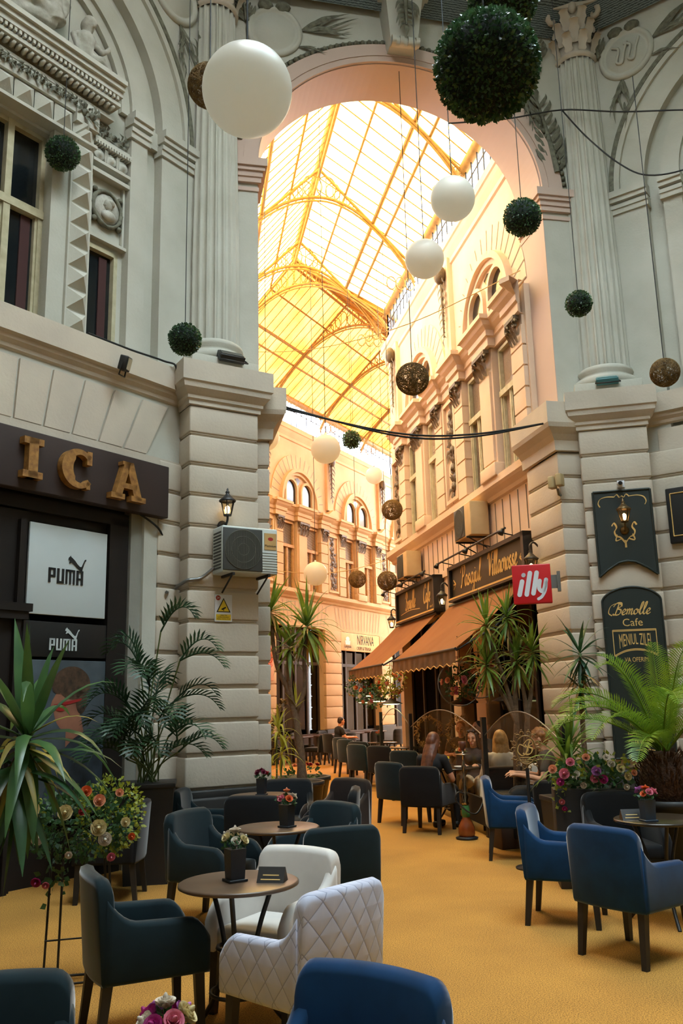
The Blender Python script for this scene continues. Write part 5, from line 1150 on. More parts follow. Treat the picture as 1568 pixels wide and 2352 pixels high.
# ================================================================== PLANTS
DRA = leafmat('dracaena_leaf', (130, 156, 56), (58, 98, 46), .4, 5, .4); DRAD = leafmat('dracaena_leaf_dark', (64, 104, 60), (28, 58, 40), .35, 4, .25); DRY = leafmat('dry_leaf', (184, 150, 84), (140, 104, 54), .7, 8)
BAM = leafmat('bamboo_palm_leaf', (58, 92, 56), (30, 54, 40), .45, 6, .25); CYC = leafmat('sago_leaf', (136, 164, 44), (76, 118, 36), .4, 6, .4); SPI = leafmat('spider_leaf', (200, 196, 70), (140, 150, 50), .5, 5, .4)
BARK = mat('bark', (122, 98, 72), .9, (78, 60, 44), 18, .6, .6, 50); STEM = mat('green_stem', (96, 112, 62), .6); POT = mat('black_pot', (34, 34, 36), .5); HAIRY = mat('sago_trunk', (92, 62, 44), .9, (54, 34, 28), 24, .5, .8, 60)
TERRA = mat('brown_planter', (84, 60, 42), .7, (60, 42, 30), 4, .6)
def rosette(b, c, n, L, w, seed, lo=-50, hi=85, droop=.9, dirs=None):
    rr = random.Random(seed); c = V(c)
    for i in range(n):
        u = i / n; a = i * 2.399 + rr.uniform(-.3, .3); el_ = rad(hi + (lo - hi) * u ** 1.15 + rr.uniform(-10, 10)); l = L * rr.uniform(.72, 1.08)
        d = V((cos(a) * cos(el_), sin(a) * cos(el_), sin(el_))); p = c + V((0, 0, .12 * (1 - u))) ; pts = [p]; sag = droop * cos(el_) * rr.uniform(.5, 1.4); k = 7
        for j in range(k):
            t = (j + 1) / k; d2 = (d + V((0, 0, -1)) * sag * t * t * 1.6).normalized(); p = p + d2 * l / k; pts.append(p)
        b.leaf(pts, w * rr.uniform(.8, 1.15), .3, side=V((-sin(a), cos(a), 0)))
def pot(t, r, h, m=POT, sq=False, z=0.):
    if sq: MB().add([(a * r * .82, c * r * .82, z) for a, c in ((-1, -1), (1, -1), (1, 1), (-1, 1))] + [(a * r, c * r, z + h) for a, c in ((-1, -1), (1, -1), (1, 1), (-1, 1))], [(0, 1, 5, 4), (1, 2, 6, 5), (2, 3, 7, 6), (3, 0, 4, 7), (0, 3, 2, 1)]).bbox(-r * 1.04, r * 1.04, -r * 1.04, r * 1.04, z + h - .05, z + h, .01).build('pot', m, t)
    else: MB().lathe([(0, z), (r * .75, z), (r, z + h * .9), (r * 1.05, z + h * .9), (r * 1.05, z + h), (r * .93, z + h), (r * .9, z + h * .92), (0, z + h * .9)], 28).build('pot', m, t)
def trunk(t, pts, r, nm='trunk', m=BARK):
    P = cat_rom(pts, 6); rr = random.Random(len(P)); MB().tube(P, [r * (1 - .35 * i / len(P)) * rr.uniform(.9, 1.1) for i in range(len(P))], 9).build(nm, m, t)
# left dracaena at the passage mouth
t = thing('dracaena', 'tall three headed dracaena at the left of the passage mouth', 'plant', (1.36, 12.7, 0))
pot(t, .3, .62, POT)
trunk(t, [(0, 0, .5), (-.02, 0, 1.0), (-.1, .02, 1.6)], .075); trunk(t, [(-.1, .02, 1.55), (-.2, .02, 1.9), (-.36, .05, 2.3), (-.42, .06, 2.95)], .042, 'branch'); trunk(t, [(-.1, .02, 1.55), (-.17, .0, 2.0), (-.18, .02, 2.45)], .038, 'branch'); trunk(t, [(-.08, .02, 1.55), (.05, 0, 1.9), (.05, 0, 2.3), (.1, .02, 2.75)], .038, 'branch')
for i, (c, L, n) in enumerate((((-.42, .06, 2.95), .62, 44), ((.1, .02, 2.72), .72, 48), ((-.16, .02, 2.42), .5, 26))):
    b = MB(); rosette(b, c, n, L, .03, 5 + i, -75, 80, .8); b.build('leaf_rosette', DRA, t)
b = MB(); rosette(b, (-.42, .06, 2.9), 10, .5, .02, 51, -80, -20, .6); rosette(b, (.1, 0, 2.65), 14, .55, .02, 52, -80, 10, .7); b.build('dry_leaves', DRY, t)
b = MB(); rosette(b, (-.08, -.02, 1.62), 6, .3, .018, 53, 30, 85, .3); b.build('shoots', SPI, t)
t = thing('spider_plant', 'yellow green spider plant drooping beside the left pier', 'plant', (.97, 12.3, 0)); pot(t, .2, .5)
trunk(t, [(-.16, 0, .45), (-.16, .1, .9), (-.1, .2, 1.2), (.02, .3, 1.5), (.16, .4, 1.72)], .035, 'dry_flower_stalk', BARK)
b = MB(); rr = random.Random(4)
for P in cat_rom([(-.16, 0, .6), (-.16, .1, .9), (-.1, .2, 1.2), (.02, .3, 1.5), (.16, .4, 1.72)], 9):
    for k in range(4): b.leaf([P, P + V((rr.uniform(-.06, .06), rr.uniform(-.06, .06), rr.uniform(-.02, .06))), P + V((rr.uniform(-.1, .1), rr.uniform(-.1, .1), rr.uniform(-.05, .08)))], .016, .4)
b.build('dry_flowers', DRY, t)
for c, L, n, s in (((.02, -.02, 1.28), .42, 22, 1), ((.08, 0, .98), .36, 20, 2), ((-.1, -.05, .72), .3, 14, 3)):
    b = MB(); rosette(b, c, n, L, .02, s + 70, -30, 80, 1.9); b.build('leaf_rosette', SPI, t)
MB().tube([(0, 0, .45), (.0, -.01, 1.28)], .012, 6).tube([(.03, 0, .45), (.08, 0, .98)], .012, 6).tube([(-.05, 0, .45), (-.1, -.05, .72)], .012, 6).build('stem', STEM, t)
t = thing('round_planter', 'round dark planter with red and white flowers by the walkway', 'planter', (1.47, 13.75, 0)); pot(t, .42, .6)
b = MB(); rr = random.Random(8); leafclump(b, (0, 0, .62), .3, 90, .07, rr, (1, 1, .4)); b.build('foliage', LFG, t)
for i in range(12): a = i * 2.4; put_rose(t, ['red', 'white', 'red', 'peach'][i % 4], (.26 * cos(a) * rr.random() ** .5, .26 * sin(a) * rr.random() ** .5, .74 + .04 * rr.random()), .045, (cos(a) * .5, sin(a) * .5, 1), i)
# right yucca
t = thing('dracaena', 'branching dracaena with five leafy heads below the red blade sign', 'plant', (3.82, 10.76, 0)); t.scale = (1.04, 1.04, 1.03); pot(t, .26, .55, sq=True)
tops = [(-.3, -.1, 2.46), (-.06, -.18, 2.55), (-.32, -.08, 1.98), (.02, -.2, 2.02), (.2, -.26, 2.12)]
trunk(t, [(0, 0, .5), (-.02, -.1, 1.0), (-.03, -.2, 1.36)], .05); trunk(t, [(.06, 0, .5), (.08, -.15, 1.0), (.09, -.24, 1.4)], .045)
for i, q in enumerate(tops): s_ = V((-.03, -.2, 1.36)) if i in (0, 2, 1) else V((.09, -.24, 1.4)); q = V(q); trunk(t, [s_, s_.lerp(q, .5) + V((.02, 0, 0)), q], .03, 'branch')
for i, q in enumerate(tops): b = MB(); rosette(b, q, 36, .44, .022, 90 + i, -70, 82, .7); b.build('leaf_rosette', DRA, t)
b = MB()
for i, q in enumerate(tops): rosette(b, V(q) - V((0, 0, .05)), 8, .36, .016, 110 + i, -80, 0, .7)
b.build('dry_leaves', DRY, t)
# dracaena between posts on the right
t = thing('dracaena', 'dark leaved dracaena between the arch pier and the sago palm', 'plant', (4.3, 9.75, 0)); t.scale = (1.07, 1.07, 1.05); pot(t, .24, .5, sq=True)
trunk(t, [(0, 0, .45), (-.02, -.02, 1.2), (0, -.05, 2.0)], .035)
for i, (q, n, L) in enumerate((((0, -.05, 2.0), 30, .46), ((-.03, -.05, 1.62), 16, .36))): b = MB(); rosette(b, q, n, L, .026, 130 + i, -80, 75, .8); b.build('leaf_rosette', DRAD, t)
b = MB(); rosette(b, (0, -.05, 1.75), 16, .4, .018, 140, -80, -10, .6); b.build('dry_leaves', DRY, t)
t = thing('dracaena', 'low yellow green dracaena in front of the curly haired man', 'plant', (3.52, 8.44, 0)); pot(t, .22, .75, sq=True)
trunk(t, [(0, 0, .7), (0, 0, .98)], .03)
for i, (q, n, L) in enumerate((((0, 0, 1.0), 34, .5), ((.08, .05, 1.2), 22, .4))): b = MB(); rosette(b, q, n, L, .026, 150 + i, -30, 80, .9); b.build('leaf_rosette', DRA, t)
# sago palm
t = thing('sago_palm', 'sago palm with arching feathery fronds before the menu board', 'palm', (4.24, 7.86, 0)); t.scale = (1.05, 1.05, 1.05); pot(t, .3, .72, POT)
b = MB(); rr = random.Random(3); b.lathe([(.2, .7), (.24, .8), (.22, .98), (.12, 1.1), (0, 1.14)], 18)
for i in range(420):
    z = rr.uniform(.72, 1.1); a = rr.uniform(0, 2 * pi); R_ = .23 - .1 * max(0, z - .95) / .15; p = V((R_ * cos(a), R_ * sin(a), z)); b.leaf([p, p + V((cos(a) * .04, sin(a) * .04, .03)), p + V((cos(a) * .05, sin(a) * .05, .08))], .012, .4)
b.build('trunk', HAIRY, t)
def frond(b, p, d, L, droop, rr, lw=.0075, ll=.19, n=46):
    p = V(p); d = V(d).normalized(); pts = [p]; k = 16
    for j in range(k):
        u = (j + 1) / k; d2 = (d + V((0, 0, -droop * u * u * 1.5))).normalized(); p = p + d2 * L / k; pts.append(p)
    b.tube(pts, [.011 * (1 - .8 * i / k) for i in range(k + 1)], 5)
    for i in range(n):
        u = .12 + .88 * i / n; f = u * k; j = min(int(f), k - 1); q = pts[j].lerp(pts[j + 1], f - j); tg = (pts[j + 1] - pts[j]).normalized(); sd = tg.cross(V((0, 0, 1)));
        if sd.length < .05: sd = V((1, 0, 0))
        sd.normalize(); nn_ = sd.cross(tg); l = ll * (sin(pi * min(1, .12 + u * .9)) ** .5) * rr.uniform(.9, 1.1) + .02
        for s in (-1, 1):
            e_ = (sd * s * .8 + tg * .62 + nn_ * .38).normalized(); m_ = q + e_ * l * .55; e2 = (e_ + V((0, 0, -.35))).normalized(); b.leaf([q, m_, m_ + e2 * l * .45], lw, .2, side=tg)
cd = [((-1, -.2, .95), 1.32, .95), ((-1, .1, 1.3), 1.25, .9), ((-.9, -.5, .9), 1.15, 1.0), ((-.55, -.2, 1.5), 1.15, .75), ((-.35, .4, 1.6), 1.1, .6), ((.1, -.4, 1.7), 1.1, .6), ((.5, .1, 1.5), 1.15, .7), ((.9, -.3, 1.1), 1.2, .9), ((.7, .5, 1.3), 1.1, .8), ((-.7, .5, 1.1), 1.1, .9), ((-.2, -.7, 1.2), 1.05, .9), ((.4, -.7, 1.0), 1.0, 1.0), ((-.75, -.75, .6), .95, 1.0), ((.0, .1, 1.9), 1.0, .5), ((-1, .3, .8), 1.15, .9)]
for i, (d, L, dr) in enumerate(cd): b = MB(); frond(b, (.03 * cos(i), .03 * sin(i), 1.1), d, L, dr, random.Random(i)); b.build('frond', CYC, t)
# bamboo palm on the left
t = thing('bamboo_palm', 'slender dark bamboo palm in a tall black planter by the shop', 'palm', (-.56, 9.42, 0)); pot(t, .26, .95, sq=True)
rr = random.Random(12); st = MB()
ends = [((.1, -.2, 2.45), (.5, -.2, .3)), ((.3, -.25, 2.15), (.6, -.3, -.1)), ((-.1, -.2, 2.1), (-.5, -.2, .0)), ((.0, -.2, 1.9), (-.2, -.5, .2)), ((.25, -.2, 1.75), (.7, -.1, -.2)), ((-.2, -.1, 1.7), (-.7, -.1, 0)), ((.1, -.3, 1.55), (.3, -.6, 0)), ((-.05, -.3, 1.4), (-.5, -.4, .1)), ((.2, -.3, 1.4), (.6, -.4, 0)), ((-.25, -.25, 1.3), (-.6, -.5, 0)), ((.05, -.1, 1.75), (.1, .4, .3)), ((.3, -.35, 1.25), (.6, -.2, .1))] + [((rr.uniform(-.25, .3), rr.uniform(-.4, -.1), rr.uniform(1.1, 1.75)), (rr.uniform(-1, 1), rr.uniform(-.8, .1), rr.uniform(-.1, .5))) for _ in range(12)]
for i, (q, d) in enumerate(ends):
    q = V(q); s0 = V((rr.uniform(-.12, .12), rr.uniform(-.12, .12), .9)); st.tube(cat_rom([s0, s0.lerp(q, .5) + V((0, .06, .05)), q], 5), .008, 5)
    b = MB()
    for k in range(2 if i < 6 else 1):
        dd = V(d) + V((rr.uniform(-.3, .3), rr.uniform(-.3, .3), .5 + .5 * k)); frond(b, q, dd, .55, 1.3, rr, .017, .22, 12)
    b.build('frond', BAM, t)
st.build('stems', STEM, t)
# big dracaena at the left edge
t = thing('dracaena', 'big broad leaved dracaena leaning in at the left edge', 'plant', (-1.05, 5.42, 0)); pot_ = pot
MB().lathe([(0, 0), (.2, 0), (.26, .42), (.28, .42), (.28, .47), (.24, .47), (0, .42)], 28, T(-.42, -.1, 0)).build('pot', POT, t); trunk(t, [(-.42, -.1, .4), (-.22, -.08, .9), (.0, -.03, 1.42)], .05)
for i, (c, n, L, lo, hi) in enumerate((((.04, -.03, 1.46), 34, .7, -75, 84), ((-.02, -.02, 1.28), 18, .6, -85, 20))): b = MB(); rosette(b, c, n, L, .05, 170 + i, lo, hi, 1.3); b.build('leaf_rosette', DRAD if i else leafmat('dracaena_leaf_broad', (84, 122, 62), (36, 74, 48), .35, 3, .3), t)
b = MB(); rosette(b, (.02, -.03, 1.42), 12, .5, .025, 180, -70, 30, 1.2); b.build('dry_leaves', leafmat('yellowing_leaf', (186, 160, 74), (120, 120, 60), .5, 4), t)
# flower arrangement on the wire stand, left
t = thing('flower_stand', 'wire stand carrying a big ivy and rose arrangement on the left', 'flower stand', (-.86, 6.2, -.0)); rr = random.Random(31)
b = MB()
for x, y in ((-.12, -.1), (-.03, -.13), (.3, -.05), (.25, .1)): b.tube([(x, y, 0), (x * .8, y * .8, .95)], .008, 6)
b.tube([(-.12, -.1, .02), (.3, -.05, .02), (.25, .1, .02), (-.03, .1, .02), (-.12, -.1, .02)], .008, 6); b.tube([(-.12, -.1, .28), (.3, -.05, .28)], .006, 6); b.build('stand', IRON, t)
b = MB(); leafclump(b, (.05, 0, .96), .3, 1500, .04, rr, (1.25, .8, .78), .6); b.build('foliage', LFG, t)
b = MB(); leafclump(b, (.25, -.02, 1.0), .26, 700, .03, rr, (.85, .8, 1.0), .7); leafclump(b, (-.25, -.05, 1.02), .12, 60, .04, rr); b.build('lime_foliage', LFY, t)
b = MB(); leafclump(b, (-.08, -.1, .66), .1, 40, .05, rr, (1, .6, 2.4), .1); b.build('trailing_ivy', LFG, t)
for i, (x, z, c, r) in enumerate(((-.16, .98, 'white', .06), (.2, 1.02, 'cream', .065), (.24, .95, 'white', .055), (-.2, 1.14, 'cream', .06), (.0, 1.12, 'cream', .06), (.12, 1.24, 'orange', .045), (.2, 1.18, 'peach', .05), (.32, 1.22, 'peach', .035), (.1, 1.12, 'red', .03), (.36, 1.04, 'cream', .04), (.28, .84, 'pink', .035), (-.16, .72, 'magenta', .04), (-.1, .7, 'pink', .03), (.4, .95, 'orange', .03), (.03, .87, 'white', .03), (-.34, 1.05, 'cream', .04))):
    put_rose(t, c, (x, -.27 + .35 * abs(x) ** 1.5, z - .06), r * .95, (x * .8, -1, (z - 1) * 1.5), i)
# flower trough on the right
t = thing('flower_trough', 'black trough overflowing with pink and white roses on the right', 'planter', (3.57, 8.02, 0), rad(-16)); rr = random.Random(44)
MB().bbox(-.36, .36, -.14, .14, 0, .86, .01).build('trough', POT, t)
b = MB(); leafclump(b, (0, -.04, .98), .2, 420, .06, rr, (1.9, 1.0, .75), .5); b.build('foliage', LFG, t); b = MB(); leafclump(b, (-.3, -.1, .82), .12, 90, .045, rr, (.8, .7, 1.8), .2); leafclump(b, (.1, -.06, 1.06), .2, 120, .045, rr, (1.7, 1, .6), .7); b.build('lime_foliage', LFY, t)
for i, (x, z, c, r) in enumerate(((-.36, 1.04, 'peach', .05), (-.26, 1.0, 'pink', .06), (-.2, 1.1, 'pink', .05), (-.3, .93, 'magenta', .045), (-.06, 1.14, 'peach', .045), (.02, 1.02, 'lilac', .055), (.08, .95, 'magenta', .05), (.0, .96, 'pink', .05), (.16, 1.08, 'white', .045), (.24, 1.04, 'cream', .05), (.3, .97, 'cream', .045), (-.1, .9, 'white', .035), (.28, .88, 'white', .035), (-.3, .76, 'pink', .035), (-.28, .7, 'magenta', .03), (.12, 1.14, 'white', .035), (-.15, 1.0, 'white', .035), (.36, 1.0, 'peach', .035))):
    put_rose(t, c, (x, -.2 + .1 * abs(x), z), r, (x * .8, -1, (z - .9) * 2.5), i)
# hanging baskets under the awnings
rr = random.Random(77)
for i, (p, r, lab, cols) in enumerate((((3.46, 19.9, 2.04), .31, 'hanging rose basket farthest out under the farther awning', ['cream', 'orange']), ((3.5, 18.8, 1.80), .29, 'hanging rose basket lowest under the farther awning', ['peach', 'white']), ((3.57, 16.8, 2.03), .3, 'yellow flowered hanging basket at the gap between the awnings', ['cream', 'orange', 'peach']), ((3.54, 17.6, 1.84), .28, 'dark hanging rose basket between the two awnings', ['pink', 'peach']), ((3.89, 13.3, 1.93), .28, 'hanging rose basket in the hoop under the wide awning', ['pink', 'peach']), ((4.28, 13.5, 2.06), .3, 'hanging rose basket in the hoop nearest the right dracaena', ['peach', 'white', 'pink']))):
    t = thing('hanging_basket', lab, 'flower basket', p); b = MB(); leafclump(b, (0, 0, 0), r, 260, .06, rr, (1, 1, .95), .45); b.build('foliage', LFG if i != 2 else LFY, t)
    for k in range(16 if i == 2 else 11): a = rr.uniform(0, 2 * pi); e_ = rr.uniform(-.8, .8); d = V((cos(a) * cos(e_), -abs(sin(a) * cos(e_)), sin(e_))); put_rose(t, cols[k % len(cols)], d * r * .95, .045 if k % 3 else .06, d, k)
    if i != 2 and i > 3: MB().tube([((r + .06) * cos(a), 0, (r + .06) * sin(a)) for a in [2 * pi * q / 30 for q in range(31)]], .009, 6).build('hoop', STEEL, t)
    MB().tube([(0, 0, r * .5), (0, 0, 2.44 - p[2] if i < 4 else (2.66 - p[2] if i == 4 else 2.9 - p[2]))], .006, 5).build('cord', CABLE, t)
# wooden planter box under the navy chair
t = thing('planter_box', 'low brown wooden box at the foot of the glass screen', 'planter', (3.46, 10.3, 0), rad(8)); MB().bbox(-.12, .12, -.17, .17, 0, .42, .012).build('box', TERRA, t); b = MB(); leafclump(b, (0, 0, .46), .1, 60, .05, rr, (1, 1.3, .7)); b.build('foliage', LFY, t)
# ================================================================== CAFE FITTINGS
SCG = glass('screen_glass', (253, 252, 249), .03, .06)
for i, (xa, ya, xb, yb, h, lab) in enumerate(((3.57, 8.6, 3.52, 11.05, 1.55, 'arched glass wind screen behind the blond woman'), (3.52, 11.05, 3.62, 15.6, 1.5, 'long arched glass wind screen behind the woman with sunglasses'), (3.62, 15.6, 3.72, 18.8, 1.5, 'farthest arched glass wind screen along the walkway'))):
    L = hypot(xb - xa, yb - ya); t = thing('glass_screen', lab, 'glass screen', (xa, ya, 0), atan2(yb - ya, xb - xa)); b = MB(); n = 20
    pts = [(L * k / n, 1.22 + .32 * sin(pi * k / n)) for k in range(n + 1)]; b.prism([(0, .45), (L, .45)] + pts[::-1], -.006, .006); b.build('pane', SCG, t)
    MB().tube([(x, 0, z) for x, z in pts], .008, 5).build('edge', STEEL, t)
    MB().box(-.04, .04, -.03, .03, 0, 1.46).build('post', IRON, t); MB().box(0, L, -.02, .02, .12, .45).build('kick_panel', IRON, t)
    if i == 2: MB().box(L - .04, L + .04, -.03, .03, 0, 1.46).build('post', IRON, t)
# pendant lamps
SHD = mat('lamp_shade_dark', (40, 34, 28), .4, metal=.4); SHI = mat('lamp_lit_inside', (255, 240, 170), .5, emit=(240, 245, 170), estr=5)
for i, (p, lab, lit) in enumerate((((3.48, 19.2, 1.68), 'lit flat pendant lamp farthest left under the awning flowers', 1), ((3.53, 18.0, 1.70), 'lit flat pendant lamp middle of the far three', 1), ((3.57, 16.95, 1.64), 'lit flat pendant lamp nearest of the far three', 1), ((3.62, 19.4, 1.82), 'small lit pendant lamp highest of the far ones', 1), ((4.06, 13.8, 1.63), 'dark wide pendant lamp over the woman with sunglasses', 0), ((4.40, 12.62, 1.66), 'dark wide pendant lamp with a drum below the nearest hoop', 0))):
    t = thing('pendant_lamp', lab, 'pendant lamp', p); k = .75 if i == 3 else 1
    MB().lathe([(.02, .1), (.06, .07), (.22 * k, .0), (.225 * k, -.008), (.05, .055), (.02, .08)], 28).build('shade', SHD, t)
    MB().lathe([(.0, .03), (.12 * k, .012), (.19 * k, -.004), (.1 * k, -.022), (0, -.026)], 24).build('diffuser', SHI if lit else SHD, t)
    if i == 5: MB().lathe([(0, -.14), (.06, -.14), (.085, -.02), (0, -.02)], 20).build('drum', SHD, t)
    MB().tube([(0, 0, .09), (0, 0, (2.42 if i < 4 else 2.6) - p[2])], .006, 5).build('cord', CABLE, t)
# ornate round sign with a script B
t = thing('ornate_sign', 'ornate scrolled iron sign with a script B before the palms', 'sign', (3.31, 8.99, 0), rad(-20)); b = MB()
GB = mat('antique_gold', (150, 116, 66), .5, (104, 78, 42), 20, .5, metal=.4)
for k in range(14):
    a = 2 * pi * k / 14; d = V((cos(a), 0, sin(a))); s = V((-d.z, 0, d.x)) * (1 if k % 2 else -1); c = V((0, 0, 1.16)) + V((d.x * .185, 0, d.z * .245))
    b.tube([c + (d * cos(3.4 + j * .55) + s * sin(3.4 + j * .55)) * (.046 - .0032 * j) for j in range(12)], [.011 - .0004 * j for j in range(12)], 6); b.ball(c + d * .05, (.014, .01, .014), 7, 5)
b.tube([(.145 * cos(a), 0, 1.16 + .205 * sin(a)) for a in [2 * pi * i / 32 for i in range(33)]], .012, 6); SCL = T(0, 0, 1.16) @ M.Diagonal((.7, 1, .7, 1)) @ T(0, 0, -1.16); b.xf(SCL).build('scroll_frame', GB, t)
b = MB(); script_text(b, 'B', .2, T(.03, 0, 1.1), .13, .2); ribbon(b, [(.0, 1.2), (-.09, 1.24), (-.12, 1.14), (-.05, 1.08), (.03, 1.16), (-.01, 1.24)], .015, T(0, 0, 0)); b.box(-.1, .1, -.004, 0, 1.05, 1.058); b.box(-.09, .09, -.004, 0, .985, .993); b.text('since 1994', .042, T(0, -.004, 1.02), .001, shear=.2); b.xf(SCL).build('lettering', GOLD, t)
MB().tube([(0, 0, .02), (0, 0, .98)], .018, 8).lathe([(0, 0), (.18, 0), (.18, .015), (.03, .03), (0, .03)], 20).build('stand', IRON, t)
MB().lathe([(0, 0), (.098, .0)], 32, T(0, .004, 1.16) @ RX(90) @ M.Diagonal((1, 1.42, 1, 1))).build('glass_disc', SCG, t)
# wreaths standing behind the glass
for x, y, lab in ((3.75, 14.8, 'dry flower wreath standing beyond the long haired woman'), (4.0, 13.75, 'dry flower wreath standing behind the woman with sunglasses')):
    t = thing('flower_wreath', lab, 'wreath', (x, y, 0)); b = MB(); rr = random.Random(int(y * 10))
    for k in range(150): a = rr.uniform(0, 2 * pi); p = V((.21 * cos(a), 0, 1.16 + .24 * sin(a))); b.leaf([p, p + V((rr.uniform(-.05, .05), rr.uniform(-.05, .05), rr.uniform(-.05, .05))), p + V((rr.uniform(-.08, .08), rr.uniform(-.08, .08), rr.uniform(-.08, .08)))], .016, .3)
    b.build('wreath', DRY, t); MB().tube([(0, .03, 0), (0, .03, .95)], .015, 6).lathe([(0, 0), (.14, 0), (.14, .02), (0, .03)], 16).build('stand', IRON, t)
# hookah
t = thing('hookah', 'chrome hookah with amber base standing by the walkway', 'hookah', (3.22, 11.02, 0))
AMB = mat('amber_glass', (150, 74, 30), .1, (110, 48, 20), 8, .6, spec=.8); GRG = mat('green_glass', (70, 116, 62), .15); CHR = mat('chrome', (190, 180, 166), .15, metal=1.)
MB().lathe([(0, 0), (.13, 0), (.14, .02), (.1, .035), (0, .035)], 28).build('foot', IRON, t); MB().lathe([(.09, .03), (.105, .06), (.1, .14), (.075, .2), (.05, .24), (.045, .27)], 28).build('vase', AMB, t); MB().lathe([(.05, .26), (.055, .3), (.05, .36), (.04, .4)], 24).build('neck', GRG, t)
MB().lathe([(.03, .4), (.05, .42), (.03, .45), (.045, .5), (.02, .55), (.03, .6), (.018, .64), (.03, .7), (.02, .75), (.016, .82), (.028, .86), (.012, .92), (.012, 1.0), (.1, 1.01), (.1, 1.018), (.014, 1.02), (.014, 1.06)], 20).build('stem', CHR, t)
MB().lathe([(.015, 1.06), (.03, 1.08), (.045, 1.13), (.05, 1.17), (.0, 1.17)], 18).build('bowl', mat('clay_bowl', (104, 58, 40), .5), t); MB().tube(cat_rom([(.02, 0, .52), (-.1, -.05, .56), (-.12, -.05, .45), (.1, -.08, .3), (.3, .1, .55), (.4, .5, .9)], 7), .011, 6).build('hose', IRON, t)
for x, y, lab, m, h in ((3.36, 12.3, 'tall glass of yellow drink on the table of the two women', mat('yellow_drink', (206, 170, 50), .15), .16), (3.5, 12.2, 'small white saucer dish on the table of the two women', SGW, .03)):
    t = thing('drinking_glass' if h > .1 else 'saucer', lab, 'glass' if h > .1 else 'dish', (x, y, .752)); MB().lathe([(0, 0), (.03, 0), (.036, h), (.0, h)] if h > .1 else [(0, 0), (.04, 0), (.07, h), (.065, h), (.03, .008), (0, .008)], 20).build('drink' if h > .1 else 'dish', m, t)
    if h > .1: MB().lathe([(.033, 0), (.04, h + .03)], 20).build('glass', SCG, t)
# terrace tables along the far wall
DKW = mat('terrace_wood', (66, 40, 28), .4, (46, 28, 22), 6, .6)
for i, s in enumerate((-2.6, -1.2, .2, 1.6)):
    t = thing('terrace_table', ('long dark terrace table nearest the rose panel', 'dark terrace table second from the rose panel', 'dark terrace table before the rusticated far pilaster', 'dark terrace table where the seated man rests his arms')[i], 'table', m=BW @ T(s, -1.15 - .35 * i / 3, 0))
    MB().bbox(-.62, .62, -.36, .36, .7, .745, .01).build('table_top', DKW, t)
    for a in (-.54, .54):
        for c in (-.28, .28): MB().box(a - .03, a + .03, c - .03, c + .03, 0, .7).build('leg', IRON, t)
    for k in range(2): arm_chair('dark terrace armchair on the %s side of the far table %s' % (('walkway', 'wall')[k], ('nearest the rose panel', 'second from the rose panel', 'before the rusticated pilaster', 'of the seated man')[i]), CHAR, tuple((BW @ V((s + .1, -1.15 - .35 * i / 3 + (-.72 if k == 0 else .62), 0))).xy), tuple((BW.to_3x3() @ V((0, 1 if k == 0 else -1, 0))).xy), 'chairs at the far terrace tables', arms=False, h=.8)
# ================================================================== PEOPLE
SKIN = mat('skin', (222, 164, 128), .5, (206, 146, 112), 8, .5); HB = mat('hair_auburn', (120, 66, 36), .5, (70, 36, 20), 22, .5); HDK = mat('hair_dark', (52, 34, 26), .5, (30, 20, 16), 22, .5); HBL = mat('hair_blond', (206, 160, 96), .5, (140, 98, 54), 20, .5); HGI = mat('hair_ginger', (176, 112, 58), .6, (120, 70, 34), 26, .5)
BTOP = mat('black_cloth', (34, 34, 36), .85); WTOP = mat('white_cloth', (220, 212, 200), .85, (200, 190, 176), 6, .6); GTOP = mat('grey_cloth', (80, 66, 52), .85); BEIGE = mat('beige_trousers', (206, 186, 156), .85, (188, 166, 136), 6, .6); SHOE = mat('shoe', (30, 28, 28), .5); LIP = mat('lip', (176, 74, 70), .4); EYE = mat('eye', (30, 24, 22), .3); PHN = mat('phone', (24, 24, 28), .2)
def hull(b, name, m, parent, vox=.011, sm=4):
    o = b.build(name, m, parent); r = o.modifiers.new('r', 'REMESH'); r.mode = 'VOXEL'; r.voxel_size = vox; r.use_smooth_shade = True; s = o.modifiers.new('s', 'SMOOTH'); s.iterations = sm; s.factor = .5; return o
def limb(b, pts, rs): b.tube(cat_rom(pts, 5), [x for p in cat_rom([(r, 0, 0) for r in rs], 5) for x in (p.x,)], 12); [b.ball(p, r * .98, 10, 8) for p, r in ((pts[0], rs[0]), (pts[-1], rs[-1]))]
def hand(b, w, d, up, curl=.5, s=1.):   # palm and five fingers from wrist w along d
    w = V(w); d = V(d).normalized(); up = V(up); up = (up - d * up.dot(d)).normalized(); sd = d.cross(up)
    b.tube([w, w + d * .04 * s, w + d * .085 * s], [.021 * s, .03 * s, .03 * s], 10)
    for i, (o, L) in enumerate(((-.027, .062), (-.009, .075), (.009, .07), (.026, .055))):
        p = w + d * .085 * s + sd * o * s; d1 = (d - up * curl * .6).normalized(); d2 = (d - up * curl * 1.6).normalized(); q = p + d1 * L * .5 * s; b.tube([p - d * .015, p, q, q + d2 * L * .5 * s], [.009 * s, .0095 * s, .0085 * s, .006 * s], 7)
    p = w + d * .03 * s + sd * -.024 * s; b.tube([p, p + (d * .6 - sd * .7) * .035 * s, p + (d * .95 - sd * .5 - up * .3) * .065 * s], [.012 * s, .011 * s, .008 * s], 7)
